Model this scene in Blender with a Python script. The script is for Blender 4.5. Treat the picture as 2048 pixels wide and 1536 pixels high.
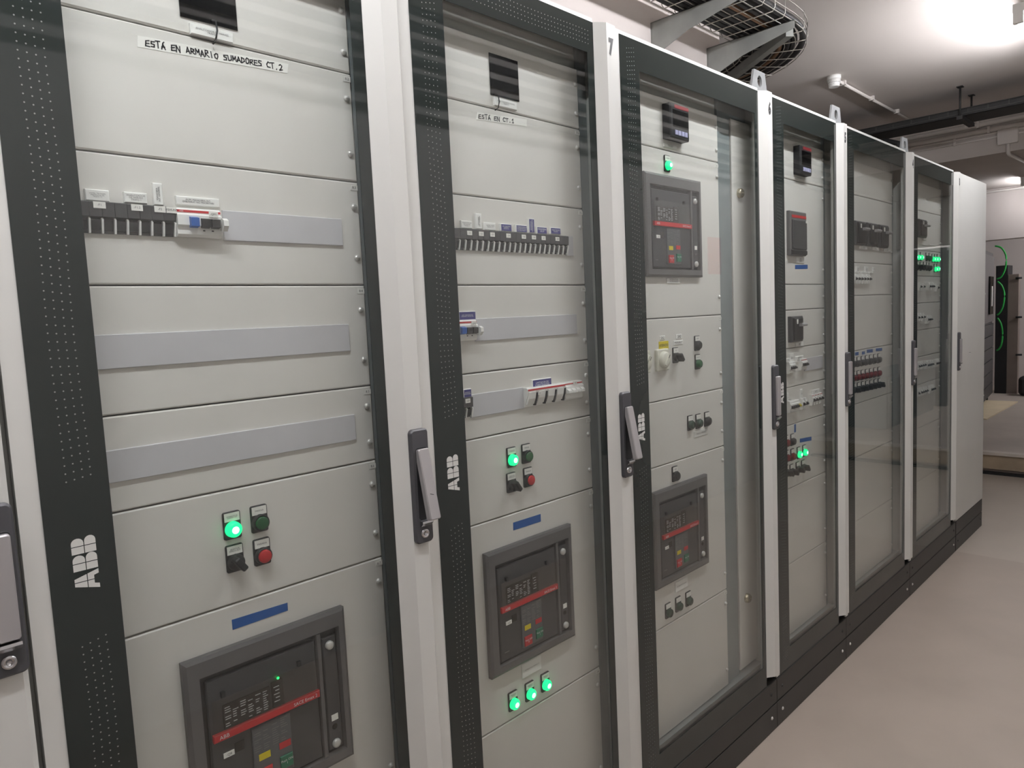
import bpy, bmesh, math, random
from mathutils import Vector, Matrix
random.seed(7)
for o in list(bpy.data.objects): bpy.data.objects.remove(o)
SC = bpy.context.scene
COL = SC.collection

# ------------------------------------------------------------------ camera
S = 1.1
FPX = 1425.2415
CR = Vector((0.70411528, -0.70851009, -0.0472771))
CU = Vector((0.09796007, 0.03097806, 0.99470809))
CF = Vector((0.70329617, 0.70502043, -0.09121782))
CP = Vector((0.0, -1.03429577, 1.4219382)) * S
cam_d = bpy.data.cameras.new('camera'); cam = bpy.data.objects.new('camera', cam_d); COL.objects.link(cam)
cam.matrix_world = Matrix(((CR.x, CU.x, -CF.x, CP.x), (CR.y, CU.y, -CF.y, CP.y), (CR.z, CU.z, -CF.z, CP.z), (0, 0, 0, 1)))
cam_d.sensor_width = 36.0; cam_d.lens = FPX / 2048 * 36.0; cam_d.clip_start = 0.02; cam_d.clip_end = 60
SC.camera = cam
SC.view_settings.view_transform = 'Standard'; SC.view_settings.look = 'None'
SC.view_settings.gamma = 1.0; SC.view_settings.use_curve_mapping = False
SC.view_settings.exposure = 0.24
SC.cycles.max_bounces = 10; SC.cycles.transparent_max_bounces = 24; SC.cycles.glossy_bounces = 5
SC.cycles.caustics_reflective = False; SC.cycles.caustics_refractive = False
w = bpy.data.worlds.new('world'); SC.world = w; w.use_nodes = True
w.node_tree.nodes['Background'].inputs[0].default_value = (0, 0, 0, 1); w.node_tree.nodes['Background'].inputs[1].default_value = 0.0   # closed room: no sky
LAMP_W = 178.0          # light of one tube
# tube luminaires (x start, y, along x), built with their lamps further down
LAMPS = [(4.34, -0.385), (1.75, -0.62), (-0.55, -0.62)]   # the first shows its end in the picture, the others continue the aisle's line overhead
LAMP_DROP = 0.22       # the battens hang this far below the ceiling

def ray(px, py): return CR * ((px - 1024) / FPX) - CU * ((py - 768) / FPX) + CF
def onY(px, py, Y): r = ray(px, py); return CP + r * ((Y - CP.y) / r.y)
def onX(px, py, X): r = ray(px, py); return CP + r * ((X - CP.x) / r.x)
def onZ(px, py, Z): r = ray(px, py); return CP + r * ((Z - CP.z) / r.z)

# ------------------------------------------------------------------ materials
def lin(c): return tuple(((v / 255) / 12.92 if v / 255 <= 0.04045 else ((v / 255 + 0.055) / 1.055) ** 2.4) for v in c)
MATS = {}
def mat(name, rgb, rough=0.5, metal=0.0, var=0.06, scale=6.0, bump=0.0, bscale=200.0, spec=0.5):
    if name in MATS: return MATS[name]
    m = bpy.data.materials.new(name); m.use_nodes = True; nt = m.node_tree; b = nt.nodes['Principled BSDF']
    c = lin(rgb); b.inputs['Roughness'].default_value = rough; b.inputs['Metallic'].default_value = metal
    b.inputs['Specular IOR Level'].default_value = spec
    tc = nt.nodes.new('ShaderNodeTexCoord')
    if var > 0:
        n = nt.nodes.new('ShaderNodeTexNoise'); n.inputs['Scale'].default_value = scale; n.inputs['Detail'].default_value = 5
        nt.links.new(tc.outputs['Object'], n.inputs['Vector'])
        r = nt.nodes.new('ShaderNodeValToRGB')
        r.color_ramp.elements[0].position = 0.3; r.color_ramp.elements[1].position = 0.7
        r.color_ramp.elements[0].color = (*[v * (1 - var) for v in c], 1); r.color_ramp.elements[1].color = (*[min(1, v * (1 + var)) for v in c], 1)
        nt.links.new(n.outputs['Fac'], r.inputs['Fac']); nt.links.new(r.outputs['Color'], b.inputs['Base Color'])
    else: b.inputs['Base Color'].default_value = (*c, 1)
    if bump > 0:
        n2 = nt.nodes.new('ShaderNodeTexNoise'); n2.inputs['Scale'].default_value = bscale; n2.inputs['Detail'].default_value = 3
        nt.links.new(tc.outputs['Object'], n2.inputs['Vector'])
        bp = nt.nodes.new('ShaderNodeBump'); bp.inputs['Strength'].default_value = bump; bp.inputs['Distance'].default_value = 0.002
        nt.links.new(n2.outputs['Fac'], bp.inputs['Height']); nt.links.new(bp.outputs['Normal'], b.inputs['Normal'])
    MATS[name] = m; return m
def emit(name, rgb, strength, rim=None):
    m = bpy.data.materials.new(name); m.use_nodes = True; nt = m.node_tree; b = nt.nodes['Principled BSDF']
    c = lin(rgb); b.inputs['Base Color'].default_value = (*[v * 0.5 for v in c], 1)
    b.inputs['Roughness'].default_value = 0.2
    b.inputs['Emission Color'].default_value = (*c, 1); b.inputs['Emission Strength'].default_value = strength
    MATS[name] = m; return m
def glass_mat(name, tint, refl=1.0):
    # thin clear sheet: Fresnel mix of mirror reflection and straight transmission
    m = bpy.data.materials.new(name); m.use_nodes = True; nt = m.node_tree; nt.nodes.clear()
    out = nt.nodes.new('ShaderNodeOutputMaterial'); mix = nt.nodes.new('ShaderNodeMixShader')
    tr = nt.nodes.new('ShaderNodeBsdfTransparent'); tr.inputs[0].default_value = (*tint, 1)
    gl = nt.nodes.new('ShaderNodeBsdfGlossy'); gl.inputs['Roughness'].default_value = 0.0; gl.inputs[0].default_value = (refl, refl, refl, 1)
    fr = nt.nodes.new('ShaderNodeFresnel'); ge = nt.nodes.new('ShaderNodeNewGeometry')
    ma = nt.nodes.new('ShaderNodeMath'); ma.operation = 'MULTIPLY_ADD'; ma.inputs[1].default_value = 1 / 1.5 - 1.5; ma.inputs[2].default_value = 1.5
    nt.links.new(ge.outputs['Backfacing'], ma.inputs[0]); nt.links.new(ma.outputs[0], fr.inputs['IOR'])
    nt.links.new(fr.outputs[0], mix.inputs[0]); nt.links.new(tr.outputs[0], mix.inputs[1]); nt.links.new(gl.outputs[0], mix.inputs[2])
    nt.links.new(mix.outputs[0], out.inputs[0]); MATS[name] = m; return m

paint = mat('panel_paint', (220, 217, 211), 0.42, var=0.02, bump=0.02, bscale=900)
doorwhite = mat('door_profile_paint', (208, 208, 203), 0.38, var=0.015)
framegrey = mat('galvanised_frame', (150, 158, 158), 0.4, 0.35, var=0.05, scale=20)
darkglass = mat('printed_glass_border', (42, 47, 45), 0.03, var=0.05, scale=10)
dotm = mat('dot_print', (128, 132, 128), 0.5, var=0)
plinthm = mat('plinth_black', (46, 45, 42), 0.45, var=0.08, scale=8, bump=0.05)
steel = mat('zinc_screw', (214, 213, 209), 0.3, 0.4, var=0.05)
lug = mat('lifting_steel', (124, 126, 126), 0.45, 0.1, var=0.06, scale=30)
carc = mat('carcass_grey', (186, 186, 180), 0.5, var=0.03)
gasket = mat('dark_gasket', (22, 23, 24), 0.6, var=0)
handle_m = mat('handle_plate', (72, 72, 75), 0.4, var=0.05, scale=30)
lever_m = mat('handle_lever', (168, 165, 165), 0.35, 0.3, var=0.03)
chrome = mat('chrome', (205, 205, 208), 0.18, 1.0, var=0)
bezel = mat('breaker_bezel', (98, 96, 96), 0.45, var=0.04, scale=30, bump=0.03)
bdark = mat('breaker_dark', (62, 62, 64), 0.45, var=0.05, scale=30)
bblack = mat('black_plastic', (28, 29, 31), 0.5, var=0.05, scale=40)
scr = mat('screen_black', (8, 8, 10), 0.12, var=0)
white = mat('white_plastic', (240, 239, 235), 0.4, var=0.015)
paper = mat('white_label', (238, 236, 230), 0.6, var=0.01)
ink = mat('ink', (40, 40, 45), 0.6, var=0)
inkgrey = mat('ink_grey', (120, 118, 118), 0.6, var=0)
inkwhite = mat('ink_white', (225, 225, 228), 0.6, var=0)
redm = mat('red_plastic', (196, 38, 44), 0.35, var=0.03)
redbtn = mat('red_button', (190, 34, 40), 0.3, var=0.03)
redlens = mat('red_lens_off', (120, 22, 26), 0.2, var=0.03)
greenbtn = mat('green_button', (14, 84, 44), 0.25, var=0.03)
greendk = mat('dark_green_lens', (26, 58, 44), 0.2, var=0.03)
greenl = mat('green_label', (20, 110, 80), 0.4, var=0.03)
yellow = mat('yellow_label', (220, 200, 20), 0.5, var=0.03)
bluep = mat('blue_plate', (62, 60, 128), 0.45, var=0.03)
bluetog = mat('blue_toggle', (50, 100, 180), 0.35, var=0.03)
bluetape = mat('blue_tape', (8, 84, 158), 0.6, var=0.06, scale=40)
tape = mat('white_tape', (240, 238, 232), 0.55, var=0.015)
strip_m = mat('blanking_strip', (200, 199, 202), 0.4, var=0.02, scale=20)
lav = mat('lcd_lavender', (190, 190, 225), 0.3, var=0)
ivory = mat('ivory_plastic', (222, 220, 206), 0.4, var=0.02)
lit = emit('green_lamp_lit', (0, 240, 135), 1.5)
litcore = emit('green_lamp_core', (170, 255, 220), 3.2)
led = emit('green_led', (20, 255, 90), 5.0)
glass = glass_mat('door_glass', (0.955, 0.968, 0.962))
cover = glass_mat('clear_cover', (0.93, 0.93, 0.93), 0.8)
wallm = mat('wall_paint', (198, 190, 185), 0.85, var=0.03, scale=1.5, bump=0.15, bscale=60)
wallopp = mat('wall_paint_opposite', (200, 195, 190), 0.85, var=0.03, scale=1.5, bump=0.15, bscale=60)
ceilm = mat('ceiling_paint', (206, 198, 192), 0.9, var=0.03, scale=1.2, bump=0.1, bscale=50)
beamm = mat('beam_paint', (204, 196, 189), 0.9, var=0.05, scale=2.0, bump=0.15, bscale=50)
floorm = mat('floor_epoxy', (166, 154, 142), 0.38, var=0.06, scale=3.0, bump=0.03, bscale=30)
floor2 = mat('floor_epoxy_light', (172, 162, 150), 0.32, var=0.05, scale=3.0, bump=0.03, bscale=30)
plat = mat('platform_concrete', (168, 158, 148), 0.5, var=0.1, scale=2.5, bump=0.1, bscale=40)
stepm = mat('raw_concrete', (158, 142, 120), 0.85, var=0.16, scale=6, bump=0.4, bscale=40)
nosing = mat('nosing', (190, 182, 172), 0.6, var=0.05)
wirem = mat('zinc_wire', (186, 182, 174), 0.35, 0.6, var=0.05)
brk_m = mat('galvanised_bracket', (150, 152, 148), 0.42, 0.45, var=0.08, scale=14)
cablem = mat('black_cable', (40, 39, 40), 0.5, var=0.06, scale=20)
cablebr = mat('brown_cable', (120, 88, 62), 0.5, var=0.06, scale=20)
traym = mat('dark_tray', (36, 35, 34), 0.6, var=0.08, scale=10)
pvc = mat('pvc_conduit', (222, 216, 210), 0.5, var=0.03)
greencab = mat('green_cable', (40, 165, 70), 0.45, var=0.04)
rackm = mat('rack_grey', (66, 66, 68), 0.4, var=0.06)
rackp = mat('rack_front', (104, 100, 100), 0.4, var=0.05)
tan = mat('cream_mat', (206, 190, 160), 0.7, var=0.05)
bluegrey = mat('blue_grey_metal', (92, 104, 112), 0.45, var=0.05)
bagm = mat('black_bag', (28, 28, 30), 0.7, var=0.05)

# ------------------------------------------------------------------ mesh builder
class MB:
    def __init__(s): s.v = []; s.f = []; s.sm = []
    def add(s, vs, fs, smooth=False):
        n = len(s.v); s.v += [tuple(p) for p in vs]; s.f += [tuple(i + n for i in f) for f in fs]; s.sm += [smooth] * len(fs); return s
    def box(s, x0, x1, y0, y1, z0, z1):
        return s.add([(x0,y0,z0),(x1,y0,z0),(x1,y1,z0),(x0,y1,z0),(x0,y0,z1),(x1,y0,z1),(x1,y1,z1),(x0,y1,z1)],
                     [(0,3,2,1),(4,5,6,7),(0,1,5,4),(1,2,6,5),(2,3,7,6),(3,0,4,7)])
    def cbox(s, x0, x1, y0, y1, z0, z1, c=0.002):
        # box with its four front (-y) edges chamfered
        a = [(x0,y1,z0),(x1,y1,z0),(x1,y1,z1),(x0,y1,z1)]
        b = [(x0,y0+c,z0),(x1,y0+c,z0),(x1,y0+c,z1),(x0,y0+c,z1)]
        d = [(x0+c,y0,z0+c),(x1-c,y0,z0+c),(x1-c,y0,z1-c),(x0+c,y0,z1-c)]
        fs = [(3,2,1,0),(8,9,10,11)]
        for i in range(4):
            j = (i+1) % 4; fs += [(i,j,4+j,4+i),(4+i,4+j,8+j,8+i)]
        return s.add(a+b+d, fs)
    def prism(s, poly, axis, a0, a1, smooth=False):
        # poly in the two other axes (axis 'x': (y,z); 'y': (x,z); 'z': (x,y)), extruded
        def P(p, a): return (a,p[0],p[1]) if axis == 'x' else ((p[0],a,p[1]) if axis == 'y' else (p[0],p[1],a))
        n = len(poly); vs = [P(p,a0) for p in poly] + [P(p,a1) for p in poly]
        fs = [tuple(range(n)), tuple(range(2*n-1, n-1, -1))] + [(i, n+i, n+(i+1)%n, (i+1)%n) for i in range(n)]
        return s.add(vs, fs, smooth)
    def cyl(s, c, r, y0, y1, n=20, r1=None, axis='y', smooth=True):
        r1 = r if r1 is None else r1; vs = []
        for (a, rr) in ((y0, r), (y1, r1)):
            for i in range(n):
                t = 2*math.pi*i/n; u, v = rr*math.cos(t), rr*math.sin(t)
                vs.append((c[0]+u, a, c[1]+v) if axis == 'y' else ((c[0]+u, c[1]+v, a) if axis == 'z' else (a, c[0]+u, c[1]+v)))
        m = len(s.v); s.add(vs, [(i, (i+1)%n, n+(i+1)%n, n+i) for i in range(n)], smooth)
        s.add([], []); s.f += [tuple(m+i for i in range(n-1,-1,-1)), tuple(m+n+i for i in range(n))]; s.sm += [False, False]
        return s
    def lathe(s, c, prof, n=20):
        # profile [(r, y)] turned about a y axis through c=(x,z)
        vs = []
        for r, y in prof:
            for i in range(n):
                t = 2*math.pi*i/n; vs.append((c[0]+r*math.cos(t), y, c[1]+r*math.sin(t)))
        fs = []
        for k in range(len(prof)-1):
            for i in range(n):
                j = (i+1)%n; fs.append((k*n+i, k*n+j, (k+1)*n+j, (k+1)*n+i))
        s.add(vs, fs, True); return s
    def tube(s, pts, r, n=6):
        pts = [Vector(p) for p in pts]; rings = []; up = Vector((0,0,1)); vs = []
        for i, p in enumerate(pts):
            d = (pts[min(i+1,len(pts)-1)] - pts[max(i-1,0)]).normalized()
            a = d.cross(up)
            if a.length < 1e-3: a = d.cross(Vector((1,0,0)))
            a.normalize(); b = d.cross(a)
            for k in range(n):
                t = 2*math.pi*k/n; vs.append(p + a*(r*math.cos(t)) + b*(r*math.sin(t)))
        fs = []
        for i in range(len(pts)-1):
            for k in range(n):
                j = (k+1)%n; fs.append((i*n+k, i*n+j, (i+1)*n+j, (i+1)*n+k))
        fs.append(tuple(range(n-1,-1,-1))); fs.append(tuple((len(pts)-1)*n+k for k in range(n)))
        return s.add(vs, fs, True)
    def mesh(s, name):
        m = bpy.data.meshes.new(name); m.from_pydata(s.v, [], s.f)
        m.polygons.foreach_set('use_smooth', s.sm); m.update()
        bm = bmesh.new(); bm.from_mesh(m); bmesh.ops.recalc_face_normals(bm, faces=bm.faces); bm.to_mesh(m); bm.free()
        return m

WORLD = {}; MCACHE = {}
def place(name, me, m, parent=None, loc=(0,0,0), rot=None, label=None):
    if isinstance(me, MB): me = me.mesh(name)
    if m is not None and me.materials and me.materials[0] != m:
        key = (me.name, m.name)
        if key not in MCACHE: c_ = me.copy(); c_.materials.clear(); c_.materials.append(m); MCACHE[key] = c_
        me = MCACHE[key]
    o = bpy.data.objects.new(name, me); COL.objects.link(o)
    if m is not None and not me.materials: me.materials.append(m)
    loc = Vector(loc)
    if parent is not None: o.parent = parent; o.location = loc - WORLD[parent.name]
    else: o.location = loc
    if rot: o.rotation_euler = rot
    WORLD[o.name] = loc
    if label: o['label'] = label
    return o
def empty(name, loc):
    o = bpy.data.objects.new(name, None); COL.objects.link(o); o.location = loc; o.empty_display_size = 0.1; WORLD[o.name] = Vector(loc); return o
def tag(o, label, cat, group=None, kind=None):
    o['label'] = label; o['category'] = cat
    if group: o['group'] = group
    if kind: o['kind'] = kind
    return o
def struct(name, mb, m, parent=None):
    o = place(name, mb, m, parent)
    if parent is None: o['kind'] = 'structure'
    return o

TXT = {}
def text_mesh(s, size, align='CENTER', shear=0.0, bold=0.0):
    k = (s, round(size, 5), align, shear, bold)
    if k in TXT: return TXT[k]
    cu = bpy.data.curves.new('t', 'FONT'); cu.body = s; cu.size = size; cu.align_x = align; cu.align_y = 'CENTER'; cu.resolution_u = 2; cu.shear = shear; cu.offset = bold
    cu.space_line = 0.85
    t = bpy.data.objects.new('t', cu); COL.objects.link(t)
    bpy.context.view_layer.update()
    me = bpy.data.meshes.new_from_object(t.evaluated_get(bpy.context.evaluated_depsgraph_get()))
    bpy.data.objects.remove(t); bpy.data.curves.remove(cu)
    me.transform(Matrix.Rotation(math.pi/2, 4, 'X'))       # lies in x/z, faces -y
    me.materials.clear(); TXT[k] = me; return me
def put_text(s, size, m, parent, loc, align='CENTER', rot=None, name='lettering', shear=0.0, sx=1.0, bold=0.0):
    me = text_mesh(s, size, align, shear, bold)
    key = (me.name, m.name)
    if key not in TXT:
        c = me.copy(); c.materials.append(m); TXT[key] = c
    o = place(name, TXT[key], m, parent, loc, rot)
    if sx != 1.0: o.scale = (sx, 1, 1)
    return o

# ------------------------------------------------------------------ room
ZC = 3.15
struct('floor', MB().box(-2.6, 4.94, -1.85, 3.6, -0.1, 0.0), floorm)
struct('floor_bay', MB().box(4.94, 7.30, -1.85, 3.6, -0.1, 0.0), floor2)
pf = struct('floor_platform', MB().box(7.36, 13.2, -1.85, 3.6, -0.1, 0.185), plat)
struct('step_riser', MB().box(7.33, 7.36, -1.85, 3.6, 0.045, 0.17), stepm)
struct('step_nosing', MB().box(7.315, 7.40, -1.85, 3.6, 0.17, 0.195), nosing)
struct('step_dark_strip', MB().box(7.30, 7.36, -1.85, 3.6, -0.1, 0.02), gasket)  # near-black strip along the foot of the step
struct('ceiling', MB().box(-2.6, 7.5, -1.85, 3.6, ZC, ZC+0.1), ceilm)
struct('wall_back', MB().box(-2.6, 3.38, 0.68, 0.98, 0, ZC), wallm)
struct('wall_back_return', MB().box(3.08, 3.38, 0.98, 3.6, 0, ZC), wallm)
struct('wall_rear', MB().box(3.08, 13.2, 3.6, 3.7, 0, ZC), wallm)
struct('wall_opposite', MB().box(-2.6, 13.2, -1.95, -1.85, 0, ZC), wallopp)
struct('wall_left', MB().box(-2.7, -2.6, -1.85, 0.98, 0, ZC), wallm)
struct('beam_1', MB().box(7.47, 7.9, -1.85, 3.6, 2.785, ZC+0.1), beamm)
struct('ceiling_low', MB().box(7.9, 10.2, -1.85, 3.6, 2.80, 2.9), beamm)
struct('wall_lintel', MB().box(10.0, 10.2, -1.85, 3.6, 2.215, 2.80), wallm)
struct('ceiling_recess', MB().box(10.2, 13.2, -1.85, 3.6, 2.8, 2.9), ceilm)
struct('wall_far', MB().box(13.0, 13.2, -1.85, 3.6, 0, 2.9), wallm)

def lamp(x, y, z, n, label, length=1.25, drop=LAMP_DROP, power=1.0, off=None):
    off_ = off; t = empty(off_ + '_batten_light_offscreen' if off_ else 'ceiling_batten_light', (x, y, z)); tag(t, label, 'ceiling light', 'tube lights on the ceiling')
    zt = z-drop; off = -Vector((x, y, z))
    place('housing', MB().box(x, x+length, y-0.024, y+0.024, zt, zt+0.04), white, t).location = off
    for s_ in (0, 1):
        xe = x + s_*length
        place('end_cap', MB().box(xe-0.012, xe+0.012, y-0.02, y+0.02, zt-0.055, zt), white, t).location = off
    if drop > 0.06:
        for f_ in (0.12, 0.88):
            place('hanger', MB().cyl((x+length*f_, y), 0.004, zt+0.04, z, 8, axis='z'), white, t).location = off
    gn = 'tube_glow_%d' % int(power*100); m = MATS.get(gn) or emit(gn, (250, 250, 255), LAMP_W*power)
    place(off_ + '_tube_offscreen' if off_ else 'tube', MB().cyl((y, zt-0.035), 0.014, x+0.012, x+length-0.012, 14, axis='x'), m, t).location = off
    return t
lamp(*LAMPS[0], ZC, 0, 'hanging batten light near the smoke detector', power=0.8)
lamp(*LAMPS[1], ZC, 0, 'hanging batten light above the aisle before the cabinet with two large power breakers', off='aisle')
lamp(*LAMPS[2], ZC, 0, 'hanging batten light above the aisle before the cabinet with long handwritten tape', off='near_aisle')
lamp(9.25, 0.40, 2.80, 0, 'batten light under the low ceiling before the lintel', 0.6, 0.05, 0.35)
lamp(11.0, -0.6, 2.80, 0, 'batten light inside the rack recess', 1.25, 0.05, 1.0, off='recess')

# ------------------------------------------------------------------ cabinets
YP = 0.055                      # front face of the inner panels
GT, GB = 2.288, 0.190           # glass top / bottom
CAB = {9: (-0.471, 0.105), 8: (0.215, 0.791), 7: (0.901, 1.477), 6: (1.587, 2.367), 5: (2.477, 3.053), 4: (3.163, 3.948), 3: (4.060, 4.830)}
NXT = {9: 0.215, 8: 0.901, 7: 1.587, 6: 2.477, 5: 3.163, 4: 4.060, 3: 4.968}
desc = {9: 'switchgear cabinet with closed flush handle beside the cabinet with long handwritten tape',
        8: 'glass-door switchgear cabinet with long handwritten tape and three blank strips',
        7: 'glass-door switchgear cabinet numbered 7 with a row of black breakers and blue labels',
        6: 'wide glass-door switchgear cabinet numbered 6 with two large power breakers',
        5: 'glass-door switchgear cabinet numbered 5 with red and green lit buttons',
        4: 'wide glass-door cabinet with three rotary-handle breakers and rows of red lamps',
        3: 'wide glass-door cabinet with two clusters of lit green lamps, beside the solid door'}
E_ = {}
for n in CAB: E_[n] = tag(empty('switchgear_cabinet', (CAB[n][0]-0.033, 0.0, 0.0)), desc[n], 'cabinet', 'switchgear cabinets in a row')
E_[2] = tag(empty('switchgear_cabinet', (4.945, 0, 0)), 'solid grey metal-door cabinet closing the row, with no glass', 'cabinet', 'switchgear cabinets in a row')
WORLD.update({E_[n].name: E_[n].location.copy() for n in E_})

# shared small meshes (origin on the panel face, -y towards the room)
sc_me = MB().lathe((0,0), [(0.0001,-0.0055),(0.003,-0.005),(0.0052,-0.0035),(0.0062,-0.0012),(0.0062,0)], 14).box(-0.0045,0.0045,-0.0060,-0.0052,-0.0006,0.0006).mesh('screw')
bolt_me = MB().lathe((0,0), [(0.0001,-0.004),(0.004,-0.0035),(0.006,-0.0015),(0.0065,0)], 12).mesh('bolt')
def dots_mesh(w, topdots=True):
    m = MB(); r = 0.00115
    def d(x, z):
        m.add([(x+r*math.cos(k*math.pi/3), 0, z+r*math.sin(k*math.pi/3)) for k in range(6)], [(0,1,2,3,4,5)])
    for (za, zb) in ((2.262, 1.362), (1.132, 0.225)):
        z = za; k = 0
        while z > zb:
            for c in range(4):
                d(0.031+0.0103*c+0.0016*math.sin(k*0.18), z + 0.0024*(c-1.5)*math.cos(k*0.07)); 
            z -= 0.0113; k += 1
    if topdots:
        x = 0.08; k = 0
        while x < w-0.02:
            for c in range(4): d(x, 2.262-0.0103*c+0.0012*math.sin(k*0.2))
            x += 0.0113; k += 1
    return m.mesh('dot_pattern')
DOTS = {}
# logo pieces: three block letters, each cut by a cross of thin gaps; reads upwards
def logo_mesh():
    m = MB(); H = 0.031; g = 0.0011
    def emitpoly(poly):      # (u,v) u = reading direction, v = up in letter space -> x = -v, z = u
        vs = [(H - p[1], 0, p[0]) for p in poly]; m.add(vs, [tuple(range(len(vs)))])
    mid = H*0.48
    # A
    w_ = 0.029
    def Ae(v, side):  # outer edge of A at height v
        t = v/H; return (w_/2 - g/2) * (1 - 0.62*t)
    for s_ in (-1, 1):
        cx = w_/2
        f = lambda du: cx + s_*du
        emitpoly([(f(g/2), mid+g/2), (f(Ae(mid+g/2,0)), mid+g/2), (f(Ae(H,0)), H), (f(g/2), H)])
        emitpoly([(f(Ae(0,0)), 0), (f(Ae(mid-g/2,0)), mid-g/2), (f(g/2), mid-g/2), (f(g/2), H*0.2), (f(w_*0.2), H*0.2), (f(w_*0.26), 0)])
    for k in range(2):
        u0 = w_ + 0.0015 + k*0.0245; wb = 0.0225; um = u0 + wb*0.48
        for (va, vb, ext) in ((mid+g/2, H, 0.0), (0, mid-g/2, 0.0015)):
            emitpoly([(u0, va), (um-g/2, va), (um-g/2, vb), (u0, vb)])
            r = (vb-va)/2; arc = []
            for i in range(9):
                t = -math.pi/2 + math.pi*i/8; arc.append((u0+wb-0.007+ext+ (0.007)*math.cos(t), (va+vb)/2 + r*math.sin(t)))
            emitpoly([(um+g/2, va)] + arc + [(um+g/2, vb)])
    return m.mesh('brand_logo')
LOGO = logo_mesh(); LOGO.materials.append(mat('logo_silver', (205, 205, 200), 0.4, var=0))
HPL = MB()
def rr(x0, x1, z0, z1, r, n=5):
    p = []
    for cx, cz, a in ((x1-r, z1-r, 0), (x0+r, z1-r, 90), (x0+r, z0+r, 180), (x1-r, z0+r, 270)):
        for i in range(n+1):
            t = math.radians(a + 90*i/n); p.append((cx+r*math.cos(t), cz+r*math.sin(t)))
    return p
def rplate(m, x0, x1, z0, z1, r, y0, y1, c=0.003):
    a = rr(x0, x1, z0, z1, r); b = rr(x0+c, x1-c, z0+c, z1-c, max(r-c, 0.001)); n = len(a)
    vs = [(p[0], y1, p[1]) for p in a] + [(p[0], y0+c, p[1]) for p in a] + [(p[0], y0, p[1]) for p in b]
    fs = [tuple(range(n)), tuple(2*n+i for i in range(n))]
    for i in range(n):
        j = (i+1)%n; fs += [(i,j,n+j,n+i), (n+i,n+j,2*n+j,2*n+i)]
    m.add(vs, fs); return m
rplate(HPL, -0.0215, 0.0215, -0.114, 0.114, 0.009, -0.010, 0.0)
HPL.box(-0.0215, -0.0205, -0.07, -0.06, -0.004, -0.003)
HPLATE = HPL.mesh('handle_plate')
HREC = rplate(MB(), -0.0125, 0.0155, -0.066, 0.078, 0.006, -0.0106, -0.004, 0.0004).mesh('handle_recess_shade_plate')
LEVER = rplate(MB(), -0.0115, 0.0145, -0.140, 0.0, 0.004, -0.007, 0.006, 0.002).mesh('lever')
LATCH = MB().prism([(-0.010,0.0),(-0.019,-0.002),(-0.020,-0.006),(-0.013,-0.013),(-0.010,-0.013)], 'x', -0.0115, 0.0145).mesh('latch_button')
LOCK = MB().lathe((0,0), [(0.0001,-0.0115),(0.0035,-0.0115),(0.0036,-0.0128),(0.0048,-0.0128),(0.0055,-0.0140),(0.0085,-0.0135),(0.0095,-0.010)], 20).mesh('lock')

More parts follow.
